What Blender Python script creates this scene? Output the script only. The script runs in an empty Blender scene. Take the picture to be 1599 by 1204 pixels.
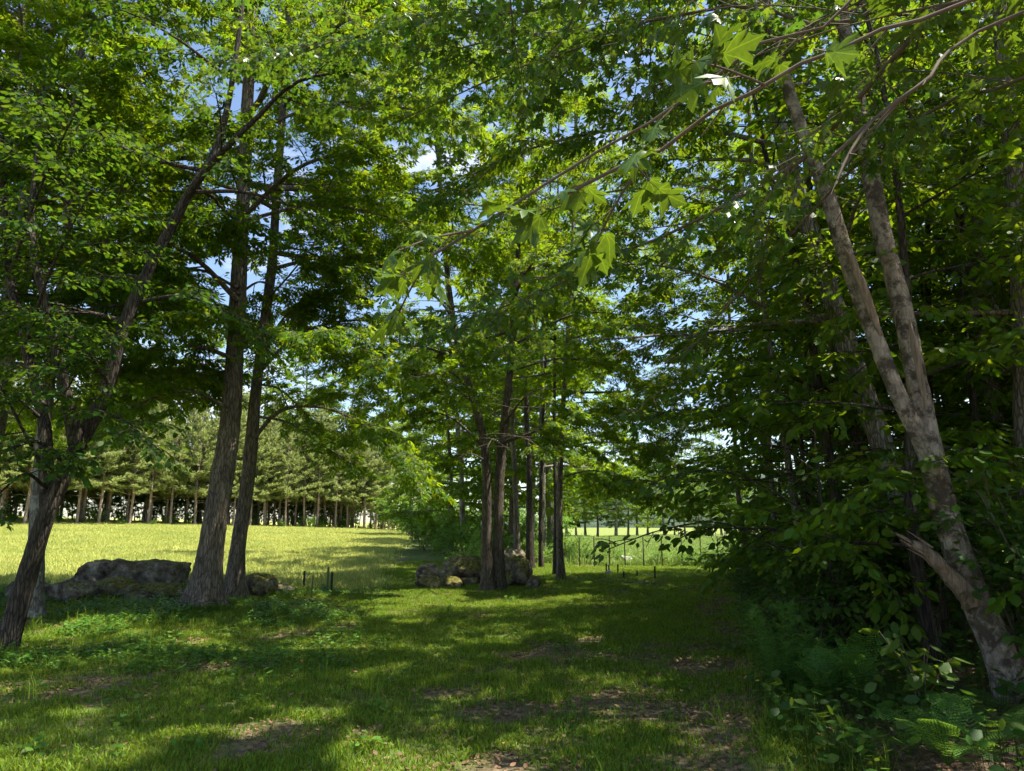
import bpy, bmesh, math, random
import numpy as np
from mathutils import Vector, noise as mnoise

# ------------------------------------------------------------------ camera, sky, sun, exposure
SC = bpy.context.scene
COL = SC.collection
F_PX, CX, CY = 1130.0, 799.5, 602.0          # focal length and centre in photo pixels
PITCH = math.radians(10.9)
CAM = np.array([0.0, 0.0, 1.6])

cam_d = bpy.data.cameras.new("camera")
cam_d.sensor_width = 36.0
cam_d.lens = 36.0 * F_PX / 1599.0
cam_d.clip_start = 0.05
cam_d.clip_end = 5000
cam = bpy.data.objects.new("camera", cam_d)
COL.objects.link(cam)
cam.location = CAM
cam.rotation_euler = (math.pi / 2 + PITCH, 0, 0)
SC.camera = cam

SUN_EL = math.radians(65)
SUN_AZ = math.atan2(1.0, -0.05)              # from +Y towards +X : from the right
SKY_STRENGTH = 0.095
SUN_STRENGTH = 5.0
EXPOSURE = 1.45

w = bpy.data.worlds.new("World")
SC.world = w
w.use_nodes = True
nt = w.node_tree
nt.nodes.clear()
sky = nt.nodes.new("ShaderNodeTexSky")
sky.sky_type = 'NISHITA'
sky.sun_disc = False
sky.sun_elevation = SUN_EL
sky.sun_rotation = SUN_AZ
sky.air_density = 1.0
sky.dust_density = 0.6
tc = nt.nodes.new("ShaderNodeTexCoord")
cn = nt.nodes.new("ShaderNodeTexNoise")
cn.inputs["Scale"].default_value = 2.6
cn.inputs["Detail"].default_value = 7
cn.inputs["Roughness"].default_value = 0.6
cmap = nt.nodes.new("ShaderNodeMapping")
cmap.inputs["Scale"].default_value = (1, 1, 2.2)
cmap.inputs["Location"].default_value = (3.1, 0.6, 0.2)
cr = nt.nodes.new("ShaderNodeValToRGB")
cr.color_ramp.elements[0].position = 0.55
cr.color_ramp.elements[1].position = 0.74
mixc = nt.nodes.new("ShaderNodeMixRGB")
mixc.inputs[2].default_value = (7.0, 7.0, 7.6, 1)
bg = nt.nodes.new("ShaderNodeBackground")
bg.inputs["Strength"].default_value = SKY_STRENGTH
wo = nt.nodes.new("ShaderNodeOutputWorld")
nt.links.new(tc.outputs["Generated"], cmap.inputs["Vector"])
nt.links.new(cmap.outputs["Vector"], cn.inputs["Vector"])
nt.links.new(cn.outputs["Fac"], cr.inputs["Fac"])
nt.links.new(cr.outputs["Color"], mixc.inputs[0])
nt.links.new(sky.outputs["Color"], mixc.inputs[1])
nt.links.new(mixc.outputs["Color"], bg.inputs["Color"])
nt.links.new(bg.outputs["Background"], wo.inputs["Surface"])

sd = bpy.data.lights.new("sun", 'SUN')
sd.energy = SUN_STRENGTH
sd.angle = math.radians(0.53)
sd.color = (1.0, 0.93, 0.79)
sun = bpy.data.objects.new("sun", sd)
COL.objects.link(sun)
S = Vector((math.sin(SUN_AZ) * math.cos(SUN_EL), math.cos(SUN_AZ) * math.cos(SUN_EL), math.sin(SUN_EL)))
sun.rotation_euler = S.to_track_quat('Z', 'Y').to_euler()
sun.location = (20, -10, 40)

SC.view_settings.view_transform = 'Standard'
SC.view_settings.look = 'None'
SC.view_settings.exposure = EXPOSURE
SC.view_settings.gamma = 1.0
SC.view_settings.use_curve_mapping = False
SC.render.engine = 'CYCLES'
cy = SC.cycles
cy.max_bounces = 6
cy.diffuse_bounces = 3
cy.glossy_bounces = 1
cy.transmission_bounces = 3
cy.transparent_max_bounces = 8
cy.volume_bounces = 0
cy.caustics_reflective = False
cy.caustics_refractive = False
cy.sample_clamp_indirect = 6.0
cy.use_denoising = True
try:
    cy.denoiser = 'OPENIMAGEDENOISE'
    cy.denoising_prefilter = 'ACCURATE'
    cy.denoising_input_passes = 'RGB_ALBEDO_NORMAL'
except Exception:
    pass
cy.use_adaptive_sampling = True
cy.adaptive_threshold = 0.03

# ------------------------------------------------------------------ geometry of the view and terrain
FWD = np.array([0, math.cos(PITCH), math.sin(PITCH)])
UPV = np.array([0, -math.sin(PITCH), math.cos(PITCH)])
RGT = np.array([1.0, 0, 0])


def ss(x, a, b):
    t = np.clip((np.asarray(x, float) - a) / (b - a), 0, 1)
    return t * t * (3 - 2 * t)


def H(x, y):
    """terrain height"""
    x = np.asarray(x, float)
    y = np.asarray(y, float)
    z = ss(y, 15, 72) * (0.45 + 0.036 * np.clip(-x, -12, 60)) * ss(-x, -8, 4)
    z = z + 0.035 * np.sin(x * 0.9 + 1.3) * np.sin(y * 0.7) + 0.02 * np.sin(x * 2.1 + y * 1.7)
    z = z + 0.10 * ss(-x, 3.2, 6.5) * ss(y, 9, 14) * (1 - ss(y, 17, 24))
    edge = 0.5 + 0.285 * y
    z = z + 0.12 * ss(x - edge, 0.2, 1.8)
    return z


def ray(px, py):
    d = FWD + RGT * (px - CX) / F_PX + UPV * (CY - py) / F_PX
    return d


def P(px, py, depth):
    d = ray(px, py)
    return CAM + d * (depth / d[1])


def G(px, py):
    d = ray(px, py)
    t0 = 1.0
    for i in range(4000):
        t = 1.0 + i * 0.05
        q = CAM + d * t
        if q[2] < H(q[0], q[1]):
            break
    return np.array([q[0], q[1], float(H(q[0], q[1]))])


def g(x, y, dz=0.0):
    return np.array([x, y, float(H(x, y)) + dz])


_lat = np.random.default_rng(77).random((256, 256))


def vnoise(x, y, s=1.0, o=0):
    x = np.asarray(x, float) * s + 31.7 + o * 13.1
    y = np.asarray(y, float) * s + 17.3 + o * 7.7
    xi = np.floor(x).astype(int)
    yi = np.floor(y).astype(int)
    fx = x - xi
    fy = y - yi
    fx = fx * fx * (3 - 2 * fx)
    fy = fy * fy * (3 - 2 * fy)
    a = _lat[xi % 256, yi % 256]
    b = _lat[(xi + 1) % 256, yi % 256]
    c = _lat[xi % 256, (yi + 1) % 256]
    d = _lat[(xi + 1) % 256, (yi + 1) % 256]
    return (a * (1 - fx) + b * fx) * (1 - fy) + (c * (1 - fx) + d * fx) * fy


# ------------------------------------------------------------------ materials
def new_mat(name):
    m = bpy.data.materials.new(name)
    m.use_nodes = True
    n = m.node_tree
    n.nodes.clear()
    out = n.nodes.new("ShaderNodeOutputMaterial")
    return m, n, out


def nd(n, t, **kw):
    x = n.nodes.new(t)
    for k, v in kw.items():
        if k in x.inputs:
            x.inputs[k].default_value = v
        else:
            setattr(x, k, v)
    return x


def ramp(n, fac, stops):
    r = n.nodes.new("ShaderNodeValToRGB")
    e = r.color_ramp.elements
    while len(e) < len(stops):
        e.new(0.5)
    for el, (p, c) in zip(e, stops):
        el.position = p
        el.color = (*c, 1)
    n.links.new(fac, r.inputs["Fac"])
    return r.outputs["Color"]


def leaf_mat(name, refl, trans, tf=0.42, rough=0.5, spec=0.2, hue=0.03, spread=0.5, alt=None, alt_scale=0.6):
    m, n, out = new_mat(name)
    geo = n.nodes.new("ShaderNodeNewGeometry")
    oi = n.nodes.new("ShaderNodeObjectInfo")
    rnd = geo.outputs["Random Per Island"]
    # brightness/hue variation per leaf
    mr = nd(n, "ShaderNodeMapRange")
    n.links.new(rnd, mr.inputs["Value"])
    mr.inputs["To Min"].default_value = 1 - spread * 0.6
    mr.inputs["To Max"].default_value = 1 + spread * 0.6
    wn = n.nodes.new("ShaderNodeTexWhiteNoise")
    wn.noise_dimensions = '1D'
    n.links.new(rnd, wn.inputs["W"])
    mh = nd(n, "ShaderNodeMapRange")
    n.links.new(wn.outputs["Value"], mh.inputs["Value"])
    mh.inputs["To Min"].default_value = 0.5 - hue
    mh.inputs["To Max"].default_value = 0.5 + hue * 0.6

    def tint(c):
        hs = n.nodes.new("ShaderNodeHueSaturation")
        hs.inputs["Color"].default_value = (*c, 1)
        n.links.new(mr.outputs["Result"], hs.inputs["Value"])
        n.links.new(mh.outputs["Result"], hs.inputs["Hue"])
        return hs.outputs["Color"]
    pb = nd(n, "ShaderNodeBsdfPrincipled", Roughness=rough)
    pb.inputs["Specular IOR Level"].default_value = spec
    rc = tint(refl)
    if alt is not None:
        pn = nd(n, "ShaderNodeTexNoise", Scale=alt_scale, Detail=5, Roughness=0.65)
        n.links.new(geo.outputs["Position"], pn.inputs["Vector"])
        am = n.nodes.new("ShaderNodeMixRGB")
        n.links.new(ramp(n, pn.outputs["Fac"], [(0.42, (0, 0, 0)), (0.62, (1, 1, 1))]), am.inputs[0])
        n.links.new(rc, am.inputs[1])
        n.links.new(tint(alt), am.inputs[2])
        rc = am.outputs[0]
    n.links.new(rc, pb.inputs["Base Color"])
    tr = n.nodes.new("ShaderNodeBsdfTranslucent")
    n.links.new(tint(trans), tr.inputs["Color"])
    mx = nd(n, "ShaderNodeMixShader", Fac=tf)
    n.links.new(pb.outputs[0], mx.inputs[1])
    n.links.new(tr.outputs[0], mx.inputs[2])
    n.links.new(mx.outputs[0], out.inputs["Surface"])
    return m


def bark_mat(name, dark, light, patch=None, patch_amt=0.5, vs=1.6, hs=9.0, bump=0.9, moss=0.35, crack=0.8, pscale=3.2):
    m, n, out = new_mat(name)
    tc = n.nodes.new("ShaderNodeTexCoord")
    mp = n.nodes.new("ShaderNodeMapping")
    mp.inputs["Scale"].default_value = (hs, hs, vs)
    n.links.new(tc.outputs["Object"], mp.inputs["Vector"])
    n1 = nd(n, "ShaderNodeTexNoise", Scale=1.6, Detail=8, Roughness=0.65, Distortion=0.6)
    n.links.new(mp.outputs[0], n1.inputs["Vector"])
    vo = n.nodes.new("ShaderNodeTexVoronoi")
    vo.feature = 'DISTANCE_TO_EDGE'
    vo.inputs["Scale"].default_value = 2.6
    n2 = nd(n, "ShaderNodeTexNoise", Scale=2.0, Detail=3)
    n.links.new(mp.outputs[0], n2.inputs["Vector"])
    addv = nd(n, "ShaderNodeMixRGB", Fac=0.25)
    addv.blend_type = 'ADD'
    n.links.new(mp.outputs[0], addv.inputs[1])
    n.links.new(n2.outputs["Color"], addv.inputs[2])
    n.links.new(addv.outputs[0], vo.inputs["Vector"])
    c1 = ramp(n, n1.outputs["Fac"], [(0.3, dark), (0.72, light)])
    edge = ramp(n, vo.outputs["Distance"], [(0.0, (0.25, 0.25, 0.25)), (0.16, (1, 1, 1))])
    mu = nd(n, "ShaderNodeMixRGB", Fac=crack)
    mu.blend_type = 'MULTIPLY'
    n.links.new(c1, mu.inputs[1])
    n.links.new(edge, mu.inputs[2])
    col = mu.outputs[0]
    if patch is not None:
        n3 = nd(n, "ShaderNodeTexNoise", Scale=pscale, Detail=8, Roughness=0.72)
        n.links.new(tc.outputs["Object"], n3.inputs["Vector"])
        f = ramp(n, n3.outputs["Fac"], [(0.52 - 0.1 * patch_amt, (0, 0, 0)), (0.60 - 0.05 * patch_amt, (1, 1, 1))])
        px = nd(n, "ShaderNodeMixRGB")
        n.links.new(f, px.inputs[0])
        n.links.new(col, px.inputs[1])
        px.inputs[2].default_value = (*patch, 1)
        col = px.outputs[0]
    if moss > 0:
        n4 = nd(n, "ShaderNodeTexNoise", Scale=5.0, Detail=5, Roughness=0.7)
        n.links.new(tc.outputs["Object"], n4.inputs["Vector"])
        f = ramp(n, n4.outputs["Fac"], [(0.56, (0, 0, 0)), (0.72, (moss, moss, moss))])
        px = nd(n, "ShaderNodeMixRGB")
        n.links.new(f, px.inputs[0])
        n.links.new(col, px.inputs[1])
        px.inputs[2].default_value = (0.10, 0.11, 0.035, 1)
        col = px.outputs[0]
    pb = nd(n, "ShaderNodeBsdfPrincipled", Roughness=0.9)
    pb.inputs["Specular IOR Level"].default_value = 0.15
    n.links.new(col, pb.inputs["Base Color"])
    hgt = nd(n, "ShaderNodeMixRGB", Fac=0.5 * min(1, crack * 1.3))
    n.links.new(n1.outputs["Fac"], hgt.inputs[1])
    n.links.new(edge, hgt.inputs[2])
    bp = nd(n, "ShaderNodeBump", Strength=bump, Distance=0.03)
    n.links.new(hgt.outputs[0], bp.inputs["Height"])
    n.links.new(bp.outputs[0], pb.inputs["Normal"])
    n.links.new(pb.outputs[0], out.inputs["Surface"])
    return m


def plain_mat(name, c, rough=0.8, metal=0.0, spec=0.3, var=0.25, scale=12.0):
    m, n, out = new_mat(name)
    tc = n.nodes.new("ShaderNodeTexCoord")
    n1 = nd(n, "ShaderNodeTexNoise", Scale=scale, Detail=6, Roughness=0.65)
    n.links.new(tc.outputs["Object"], n1.inputs["Vector"])
    c0 = tuple(v * (1 - var) for v in c)
    c1 = tuple(min(1, v * (1 + var)) for v in c)
    pb = nd(n, "ShaderNodeBsdfPrincipled", Roughness=rough, Metallic=metal)
    pb.inputs["Specular IOR Level"].default_value = spec
    n.links.new(ramp(n, n1.outputs["Fac"], [(0.3, c0), (0.7, c1)]), pb.inputs["Base Color"])
    n.links.new(pb.outputs[0], out.inputs["Surface"])
    return m


M = {}
M['maple'] = leaf_mat("maple_leaf", (0.05, 0.115, 0.008), (0.29, 0.43, 0.010), tf=0.45)
M['maple_near'] = leaf_mat("maple_leaf_near", (0.048, 0.11, 0.018), (0.17, 0.30, 0.02), tf=0.36, rough=0.36, spec=0.45)


def veined(name, base_mat_args):
    m = leaf_mat(name, *base_mat_args[0], **base_mat_args[1])
    n = m.node_tree
    tc = n.nodes.new("ShaderNodeTexCoord")
    sp = n.nodes.new("ShaderNodeSeparateXYZ")
    n.links.new(tc.outputs["Object"], sp.inputs[0])
    ay = nd(n, "ShaderNodeMath", operation='ABSOLUTE')
    n.links.new(sp.outputs["Y"], ay.inputs[0])
    best = None
    for a in (0.0, 0.72, 1.35):
        mx_ = nd(n, "ShaderNodeMath", operation='MULTIPLY')
        n.links.new(sp.outputs["X"], mx_.inputs[0])
        mx_.inputs[1].default_value = -math.sin(a)
        ma = nd(n, "ShaderNodeMath", operation='MULTIPLY_ADD')
        n.links.new(ay.outputs[0], ma.inputs[0])
        ma.inputs[1].default_value = math.cos(a)
        n.links.new(mx_.outputs[0], ma.inputs[2])
        ab = nd(n, "ShaderNodeMath", operation='ABSOLUTE')
        n.links.new(ma.outputs[0], ab.inputs[0])
        if best is None:
            best = ab
        else:
            mi = nd(n, "ShaderNodeMath", operation='MINIMUM')
            n.links.new(best.outputs[0], mi.inputs[0])
            n.links.new(ab.outputs[0], mi.inputs[1])
            best = mi
    vein = ramp(n, best.outputs[0], [(0.006, (1.7, 1.6, 1.5)), (0.022, (1, 1, 1))])
    nz = nd(n, "ShaderNodeTexNoise", Scale=7.0, Detail=6, Roughness=0.7)
    n.links.new(tc.outputs["Object"], nz.inputs["Vector"])
    blot = ramp(n, nz.outputs["Fac"], [(0.3, (0.75, 0.8, 0.8)), (0.6, (1.1, 1.1, 1.0)), (0.72, (1.25, 0.95, 0.7))])
    for node in [q for q in n.nodes if q.type in ('BSDF_PRINCIPLED', 'BSDF_TRANSLUCENT')]:
        sk = node.inputs["Base Color"] if node.type == 'BSDF_PRINCIPLED' else node.inputs["Color"]
        src = sk.links[0].from_socket
        for extra in (vein, blot):
            mu = nd(n, "ShaderNodeMixRGB", Fac=1.0)
            mu.blend_type = 'MULTIPLY'
            n.links.new(src, mu.inputs[1])
            n.links.new(extra, mu.inputs[2])
            src = mu.outputs[0]
        n.links.new(src, sk)
    return m


M['maple_single'] = veined("veined_maple_leaf", (((0.04, 0.10, 0.014), (0.11, 0.21, 0.012)), dict(tf=0.34, rough=0.42, spec=0.3)))
M['apple'] = leaf_mat("round_leaf", (0.03, 0.072, 0.010), (0.14, 0.26, 0.012), tf=0.36, spec=0.12)  # leaf colour darkened to stand in for shade the crown doesn't get
M['wood_leaf'] = leaf_mat("woodland_leaf", (0.046, 0.10, 0.009), (0.26, 0.40, 0.012), tf=0.42)
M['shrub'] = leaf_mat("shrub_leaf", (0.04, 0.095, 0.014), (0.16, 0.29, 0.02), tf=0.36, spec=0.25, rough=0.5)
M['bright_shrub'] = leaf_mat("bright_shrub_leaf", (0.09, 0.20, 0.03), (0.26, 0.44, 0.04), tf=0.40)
M['far'] = leaf_mat("far_leaf", (0.06, 0.12, 0.03), (0.15, 0.26, 0.04), tf=0.3)
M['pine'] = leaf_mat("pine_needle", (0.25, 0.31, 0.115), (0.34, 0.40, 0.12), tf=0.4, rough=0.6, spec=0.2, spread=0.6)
M['grass'] = leaf_mat("lawn_blade", (0.10, 0.18, 0.014), (0.28, 0.40, 0.022), tf=0.35, rough=0.55, spec=0.2, spread=0.8, hue=0.04, alt=(0.13, 0.195, 0.02), alt_scale=0.8)
M['hay'] = leaf_mat("hay_blade", (0.40, 0.43, 0.12), (0.46, 0.50, 0.12), tf=0.3, rough=0.6, spec=0.15, spread=0.6, hue=0.03, alt=(0.26, 0.33, 0.08), alt_scale=0.28)
M['crop'] = leaf_mat("crop_blade", (0.19, 0.29, 0.07), (0.32, 0.42, 0.08), tf=0.3, rough=0.5, spec=0.2, spread=0.5)
M['weed'] = leaf_mat("weed_leaf", (0.065, 0.16, 0.02), (0.22, 0.40, 0.03), tf=0.35, rough=0.5, spec=0.25, spread=0.6)
M['fern'] = leaf_mat("fern_leaf", (0.06, 0.15, 0.025), (0.20, 0.38, 0.03), tf=0.38, spread=0.4)
M['litter'] = leaf_mat("dead_leaf", (0.20, 0.125, 0.07), (0.14, 0.08, 0.03), tf=0.15, rough=0.8, spec=0.1, spread=0.9, hue=0.01)
M['bark_maple'] = bark_mat("bark_maple", (0.085, 0.068, 0.053), (0.31, 0.255, 0.205), moss=0.55, bump=1.0)
M['bark_dark'] = bark_mat("bark_dark", (0.028, 0.023, 0.019), (0.12, 0.098, 0.078), moss=0.4, bump=1.0, hs=12)
M['bark_flaky'] = bark_mat("bark_flaky", (0.055, 0.045, 0.037), (0.23, 0.185, 0.148), moss=0.1, bump=1.0, hs=14, vs=1.8)
M['bark_pale'] = bark_mat("bark_pale", (0.13, 0.105, 0.08), (0.42, 0.35, 0.275), patch=(0.07, 0.055, 0.04), patch_amt=0.6, vs=3.5, hs=7, bump=1.0, moss=0.5, crack=0.3, pscale=6.0)
M['bark_grey'] = bark_mat("bark_grey", (0.10, 0.085, 0.07), (0.33, 0.29, 0.24), patch=(0.30, 0.29, 0.25), patch_amt=0.0, moss=0.3, hs=11, vs=2.0)
M['bark_pine'] = bark_mat("bark_pine", (0.20, 0.145, 0.11), (0.46, 0.36, 0.29), moss=0.0, bump=0.8, hs=8, vs=2)
M['twig'] = plain_mat("twig_bark", (0.11, 0.085, 0.065), rough=0.9, spec=0.1)
M['bare_wood'] = bark_mat("bare_wood", (0.09, 0.065, 0.045), (0.34, 0.255, 0.18), moss=0.3, bump=1.0, hs=22, vs=1.2, crack=0.0)
M['metal'] = plain_mat("stake_metal", (0.035, 0.04, 0.038), rough=0.6, metal=0.3)
M['rusty'] = plain_mat("rusty_metal", (0.11, 0.075, 0.055), rough=0.8, metal=0.2)
M['green_metal'] = plain_mat("green_stake_metal", (0.12, 0.15, 0.06), rough=0.6, metal=0.1)
M['post_wood'] = plain_mat("weathered_wood", (0.42, 0.36, 0.28), rough=0.9, spec=0.1)
M['pale_stone'] = plain_mat("pale_stone", (0.36, 0.34, 0.34), rough=0.9, spec=0.2, var=0.4)


def rock_mat(name, moss_amt):
    m, n, out = new_mat(name)
    tc = n.nodes.new("ShaderNodeTexCoord")
    n1 = nd(n, "ShaderNodeTexNoise", Scale=3.0, Detail=10, Roughness=0.68)
    n.links.new(tc.outputs["Object"], n1.inputs["Vector"])
    n2 = nd(n, "ShaderNodeTexNoise", Scale=16.0, Detail=6, Roughness=0.7)
    n.links.new(tc.outputs["Object"], n2.inputs["Vector"])
    n3 = nd(n, "ShaderNodeTexNoise", Scale=2.2, Detail=7, Roughness=0.65)
    n.links.new(tc.outputs["Object"], n3.inputs["Vector"])
    base = ramp(n, n1.outputs["Fac"], [(0.36, (0.025, 0.021, 0.017)), (0.47, (0.12, 0.10, 0.082)), (0.56, (0.23, 0.20, 0.172)), (0.67, (0.45, 0.42, 0.37))])
    mu = nd(n, "ShaderNodeMixRGB", Fac=0.55)
    mu.blend_type = 'MULTIPLY'
    n.links.new(base, mu.inputs[1])
    n.links.new(ramp(n, n2.outputs["Fac"], [(0.3, (0.35, 0.33, 0.3)), (0.65, (1.1, 1.08, 1.0))]), mu.inputs[2])
    geo = n.nodes.new("ShaderNodeNewGeometry")
    sp = n.nodes.new("ShaderNodeSeparateXYZ")
    n.links.new(geo.outputs["True Normal"], sp.inputs[0])
    ad = nd(n, "ShaderNodeMath", operation='MULTIPLY_ADD')
    n.links.new(sp.outputs["Z"], ad.inputs[0])
    ad.inputs[1].default_value = 0.32
    n.links.new(n3.outputs["Fac"], ad.inputs[2])
    f = ramp(n, ad.outputs[0], [(0.80 - moss_amt, (0, 0, 0)), (0.90 - moss_amt, (1, 1, 1))])
    moss = ramp(n, n2.outputs["Fac"], [(0.35, (0.045, 0.05, 0.012)), (0.65, (0.21, 0.19, 0.045))])
    mx = nd(n, "ShaderNodeMixRGB")
    n.links.new(f, mx.inputs[0])
    n.links.new(mu.outputs[0], mx.inputs[1])
    n.links.new(moss, mx.inputs[2])
    pb = nd(n, "ShaderNodeBsdfPrincipled", Roughness=0.92)
    pb.inputs["Specular IOR Level"].default_value = 0.15
    n.links.new(mx.outputs[0], pb.inputs["Base Color"])
    bp = nd(n, "ShaderNodeBump", Strength=0.9, Distance=0.03)
    ha = nd(n, "ShaderNodeMixRGB", Fac=0.5)
    n.links.new(n1.outputs["Fac"], ha.inputs[1])
    n.links.new(n2.outputs["Fac"], ha.inputs[2])
    n.links.new(ha.outputs[0], bp.inputs["Height"])
    n.links.new(bp.outputs[0], pb.inputs["Normal"])
    n.links.new(pb.outputs[0], out.inputs["Surface"])
    return m


M['rock'] = rock_mat("mossy_rock", 0.07)
M['rock_moss'] = rock_mat("very_mossy_rock", 0.22)


def ground_mat():
    m, n, out = new_mat("ground")
    tc = n.nodes.new("ShaderNodeTexCoord")
    at = n.nodes.new("ShaderNodeAttribute")
    at.attribute_name = "zone"          # r: field, g: crop, b: forest floor / bare soil
    sep = n.nodes.new("ShaderNodeSeparateColor")
    n.links.new(at.outputs["Color"], sep.inputs[0])
    n1 = nd(n, "ShaderNodeTexNoise", Scale=1.1, Detail=9, Roughness=0.7)
    n2 = nd(n, "ShaderNodeTexNoise", Scale=14, Detail=8, Roughness=0.75)
    n3 = nd(n, "ShaderNodeTexNoise", Scale=0.12, Detail=5, Roughness=0.6)
    for q in (n1, n2, n3):
        n.links.new(tc.outputs["Object"], q.inputs["Vector"])
    soil = ramp(n, n2.outputs["Fac"], [(0.30, (0.05, 0.033, 0.022)), (0.5, (0.15, 0.105, 0.07)), (0.68, (0.30, 0.22, 0.16))])
    turf = ramp(n, n2.outputs["Fac"], [(0.32, (0.05, 0.075, 0.014)), (0.5, (0.095, 0.15, 0.026)), (0.68, (0.15, 0.22, 0.04))])
    hay = ramp(n, n2.outputs["Fac"], [(0.32, (0.25, 0.26, 0.07)), (0.5, (0.38, 0.38, 0.11)), (0.68, (0.50, 0.48, 0.18))])
    crop = ramp(n, n2.outputs["Fac"], [(0.32, (0.13, 0.165, 0.04)), (0.68, (0.22, 0.26, 0.07))])

    def mix(f, a, b):
        x = n.nodes.new("ShaderNodeMixRGB")
        n.links.new(f, x.inputs[0])
        n.links.new(a, x.inputs[1])
        n.links.new(b, x.inputs[2])
        return x.outputs[0]
    c = mix(ramp(n, n1.outputs["Fac"], [(0.48, (0, 0, 0)), (0.62, (1, 1, 1))]), turf, soil)
    c = mix(sep.outputs["Red"], c, hay)
    c = mix(sep.outputs["Green"], c, crop)
    c = mix(sep.outputs["Blue"], c, soil)
    pb = nd(n, "ShaderNodeBsdfPrincipled", Roughness=0.95)
    pb.inputs["Specular IOR Level"].default_value = 0.1
    n.links.new(c, pb.inputs["Base Color"])
    bp = nd(n, "ShaderNodeBump", Strength=0.8, Distance=0.04)
    n.links.new(n2.outputs["Fac"], bp.inputs["Height"])
    n.links.new(bp.outputs[0], pb.inputs["Normal"])
    n.links.new(pb.outputs[0], out.inputs["Surface"])
    return m


M['ground'] = ground_mat()

# ------------------------------------------------------------------ mesh helpers


def build_mesh(name, V, polys, mats, midx=None, smooth=False):
    """polys: list of int arrays (n,k) with k = 3 or 4"""
    me = bpy.data.meshes.new(name)
    V = np.asarray(V, np.float32)
    me.vertices.add(len(V))
    me.vertices.foreach_set("co", V.ravel())
    loops = np.concatenate([p.ravel() for p in polys]).astype(np.int32)
    tot = np.concatenate([np.full(len(p), p.shape[1], np.int32) for p in polys])
    start = np.concatenate([[0], np.cumsum(tot)[:-1]]).astype(np.int32)
    me.loops.add(len(loops))
    me.loops.foreach_set("vertex_index", loops)
    me.polygons.add(len(tot))
    me.polygons.foreach_set("loop_start", start)
    for m in mats:
        me.materials.append(m)
    if midx is not None:
        me.polygons.foreach_set("material_index", np.asarray(midx, np.int32))
    me.polygons.foreach_set("use_smooth", np.full(len(tot), bool(smooth)) if not isinstance(smooth, np.ndarray) else smooth)
    me.update(calc_edges=True)
    return me


class Acc:
    """collects vertices and faces with a material slot each"""

    def __init__(self):
        self.V, self.P, self.M, self.S, self.n = [], [], [], [], 0

    def add(self, V, F, mi=0, smooth=True):
        V = np.asarray(V, float).reshape(-1, 3)
        F = np.asarray(F, int)
        if len(F) == 0:
            return
        self.V.append(V)
        self.P.append(F + self.n)
        self.M.append(np.full(len(F), mi))
        self.S.append(np.full(len(F), smooth))
        self.n += len(V)

    def mesh(self, name, mats):
        return build_mesh(name, np.concatenate(self.V), self.P, mats, np.concatenate(self.M), np.concatenate(self.S))


def obj(name, me, parent=None, loc=None):
    o = bpy.data.objects.new(name, me)
    COL.objects.link(o)
    if parent is not None:
        o.parent = parent
    if loc is not None:
        o.location = tuple(loc)
    return o


def tag(o, label=None, cat=None, group=None, kind=None):
    if label:
        o["label"] = label
    if cat:
        o["category"] = cat
    if group:
        o["group"] = group
    if kind:
        o["kind"] = kind
    return o


def thing(name, label, cat, loc=(0, 0, 0), group=None, rz=0.0, sc=1.0):
    o = bpy.data.objects.new(name, None)
    COL.objects.link(o)
    o.empty_display_size = 0.2
    o.location = tuple(loc)
    o.rotation_euler = (0, 0, rz)
    o.scale = (sc, sc, sc)
    return tag(o, label, cat, group)


def dup(root, loc, rz=0.0, sc=1.0, label=None, group=None):
    def cp(o, par):
        c = o.copy()
        COL.objects.link(c)
        c.parent = par
        for ch in kids.get(o.name, ()):
            cp(ch, c)
        return c
    kids = {}
    stack = [root]
    while stack:
        q = stack.pop()
        kids[q.name] = CH.get(q.name, [])
        stack += kids[q.name]
    r = cp(root, None)
    r.location = tuple(loc)
    r.rotation_euler = (0, 0, rz)
    r.scale = (sc, sc, sc) if not isinstance(sc, tuple) else sc
    if label:
        r["label"] = label
    if group:
        r["group"] = group
    return r


CH = {}   # children of prototypes, by name (o.children is slow)


def part(name, me, parent):
    o = obj(name, me, parent)
    CH.setdefault(parent.name, []).append(o)
    return o


def unit(v):
    v = np.asarray(v, float)
    return v / np.maximum(np.linalg.norm(v, axis=-1, keepdims=True), 1e-9)


def spline(pts, n):
    """Catmull-Rom resample to n points"""
    p = np.asarray(pts, float)
    if len(p) == 2:
        t = np.linspace(0, 1, n)[:, None]
        return p[0] * (1 - t) + p[1] * t
    q = np.vstack([2 * p[0] - p[1], p, 2 * p[-1] - p[-2]])
    seg = np.linalg.norm(np.diff(p, axis=0), axis=1)
    cum = np.concatenate([[0], np.cumsum(seg)])
    u = np.linspace(0, cum[-1], n)
    i = np.clip(np.searchsorted(cum, u, side='right') - 1, 0, len(p) - 2)
    t = ((u - cum[i]) / np.maximum(seg[i], 1e-9))[:, None]
    p0, p1, p2, p3 = q[i], q[i + 1], q[i + 2], q[i + 3]
    return 0.5 * ((2 * p1) + (-p0 + p2) * t + (2 * p0 - 5 * p1 + 4 * p2 - p3) * t ** 2 + (-p0 + 3 * p1 - 3 * p2 + p3) * t ** 3)


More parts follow.
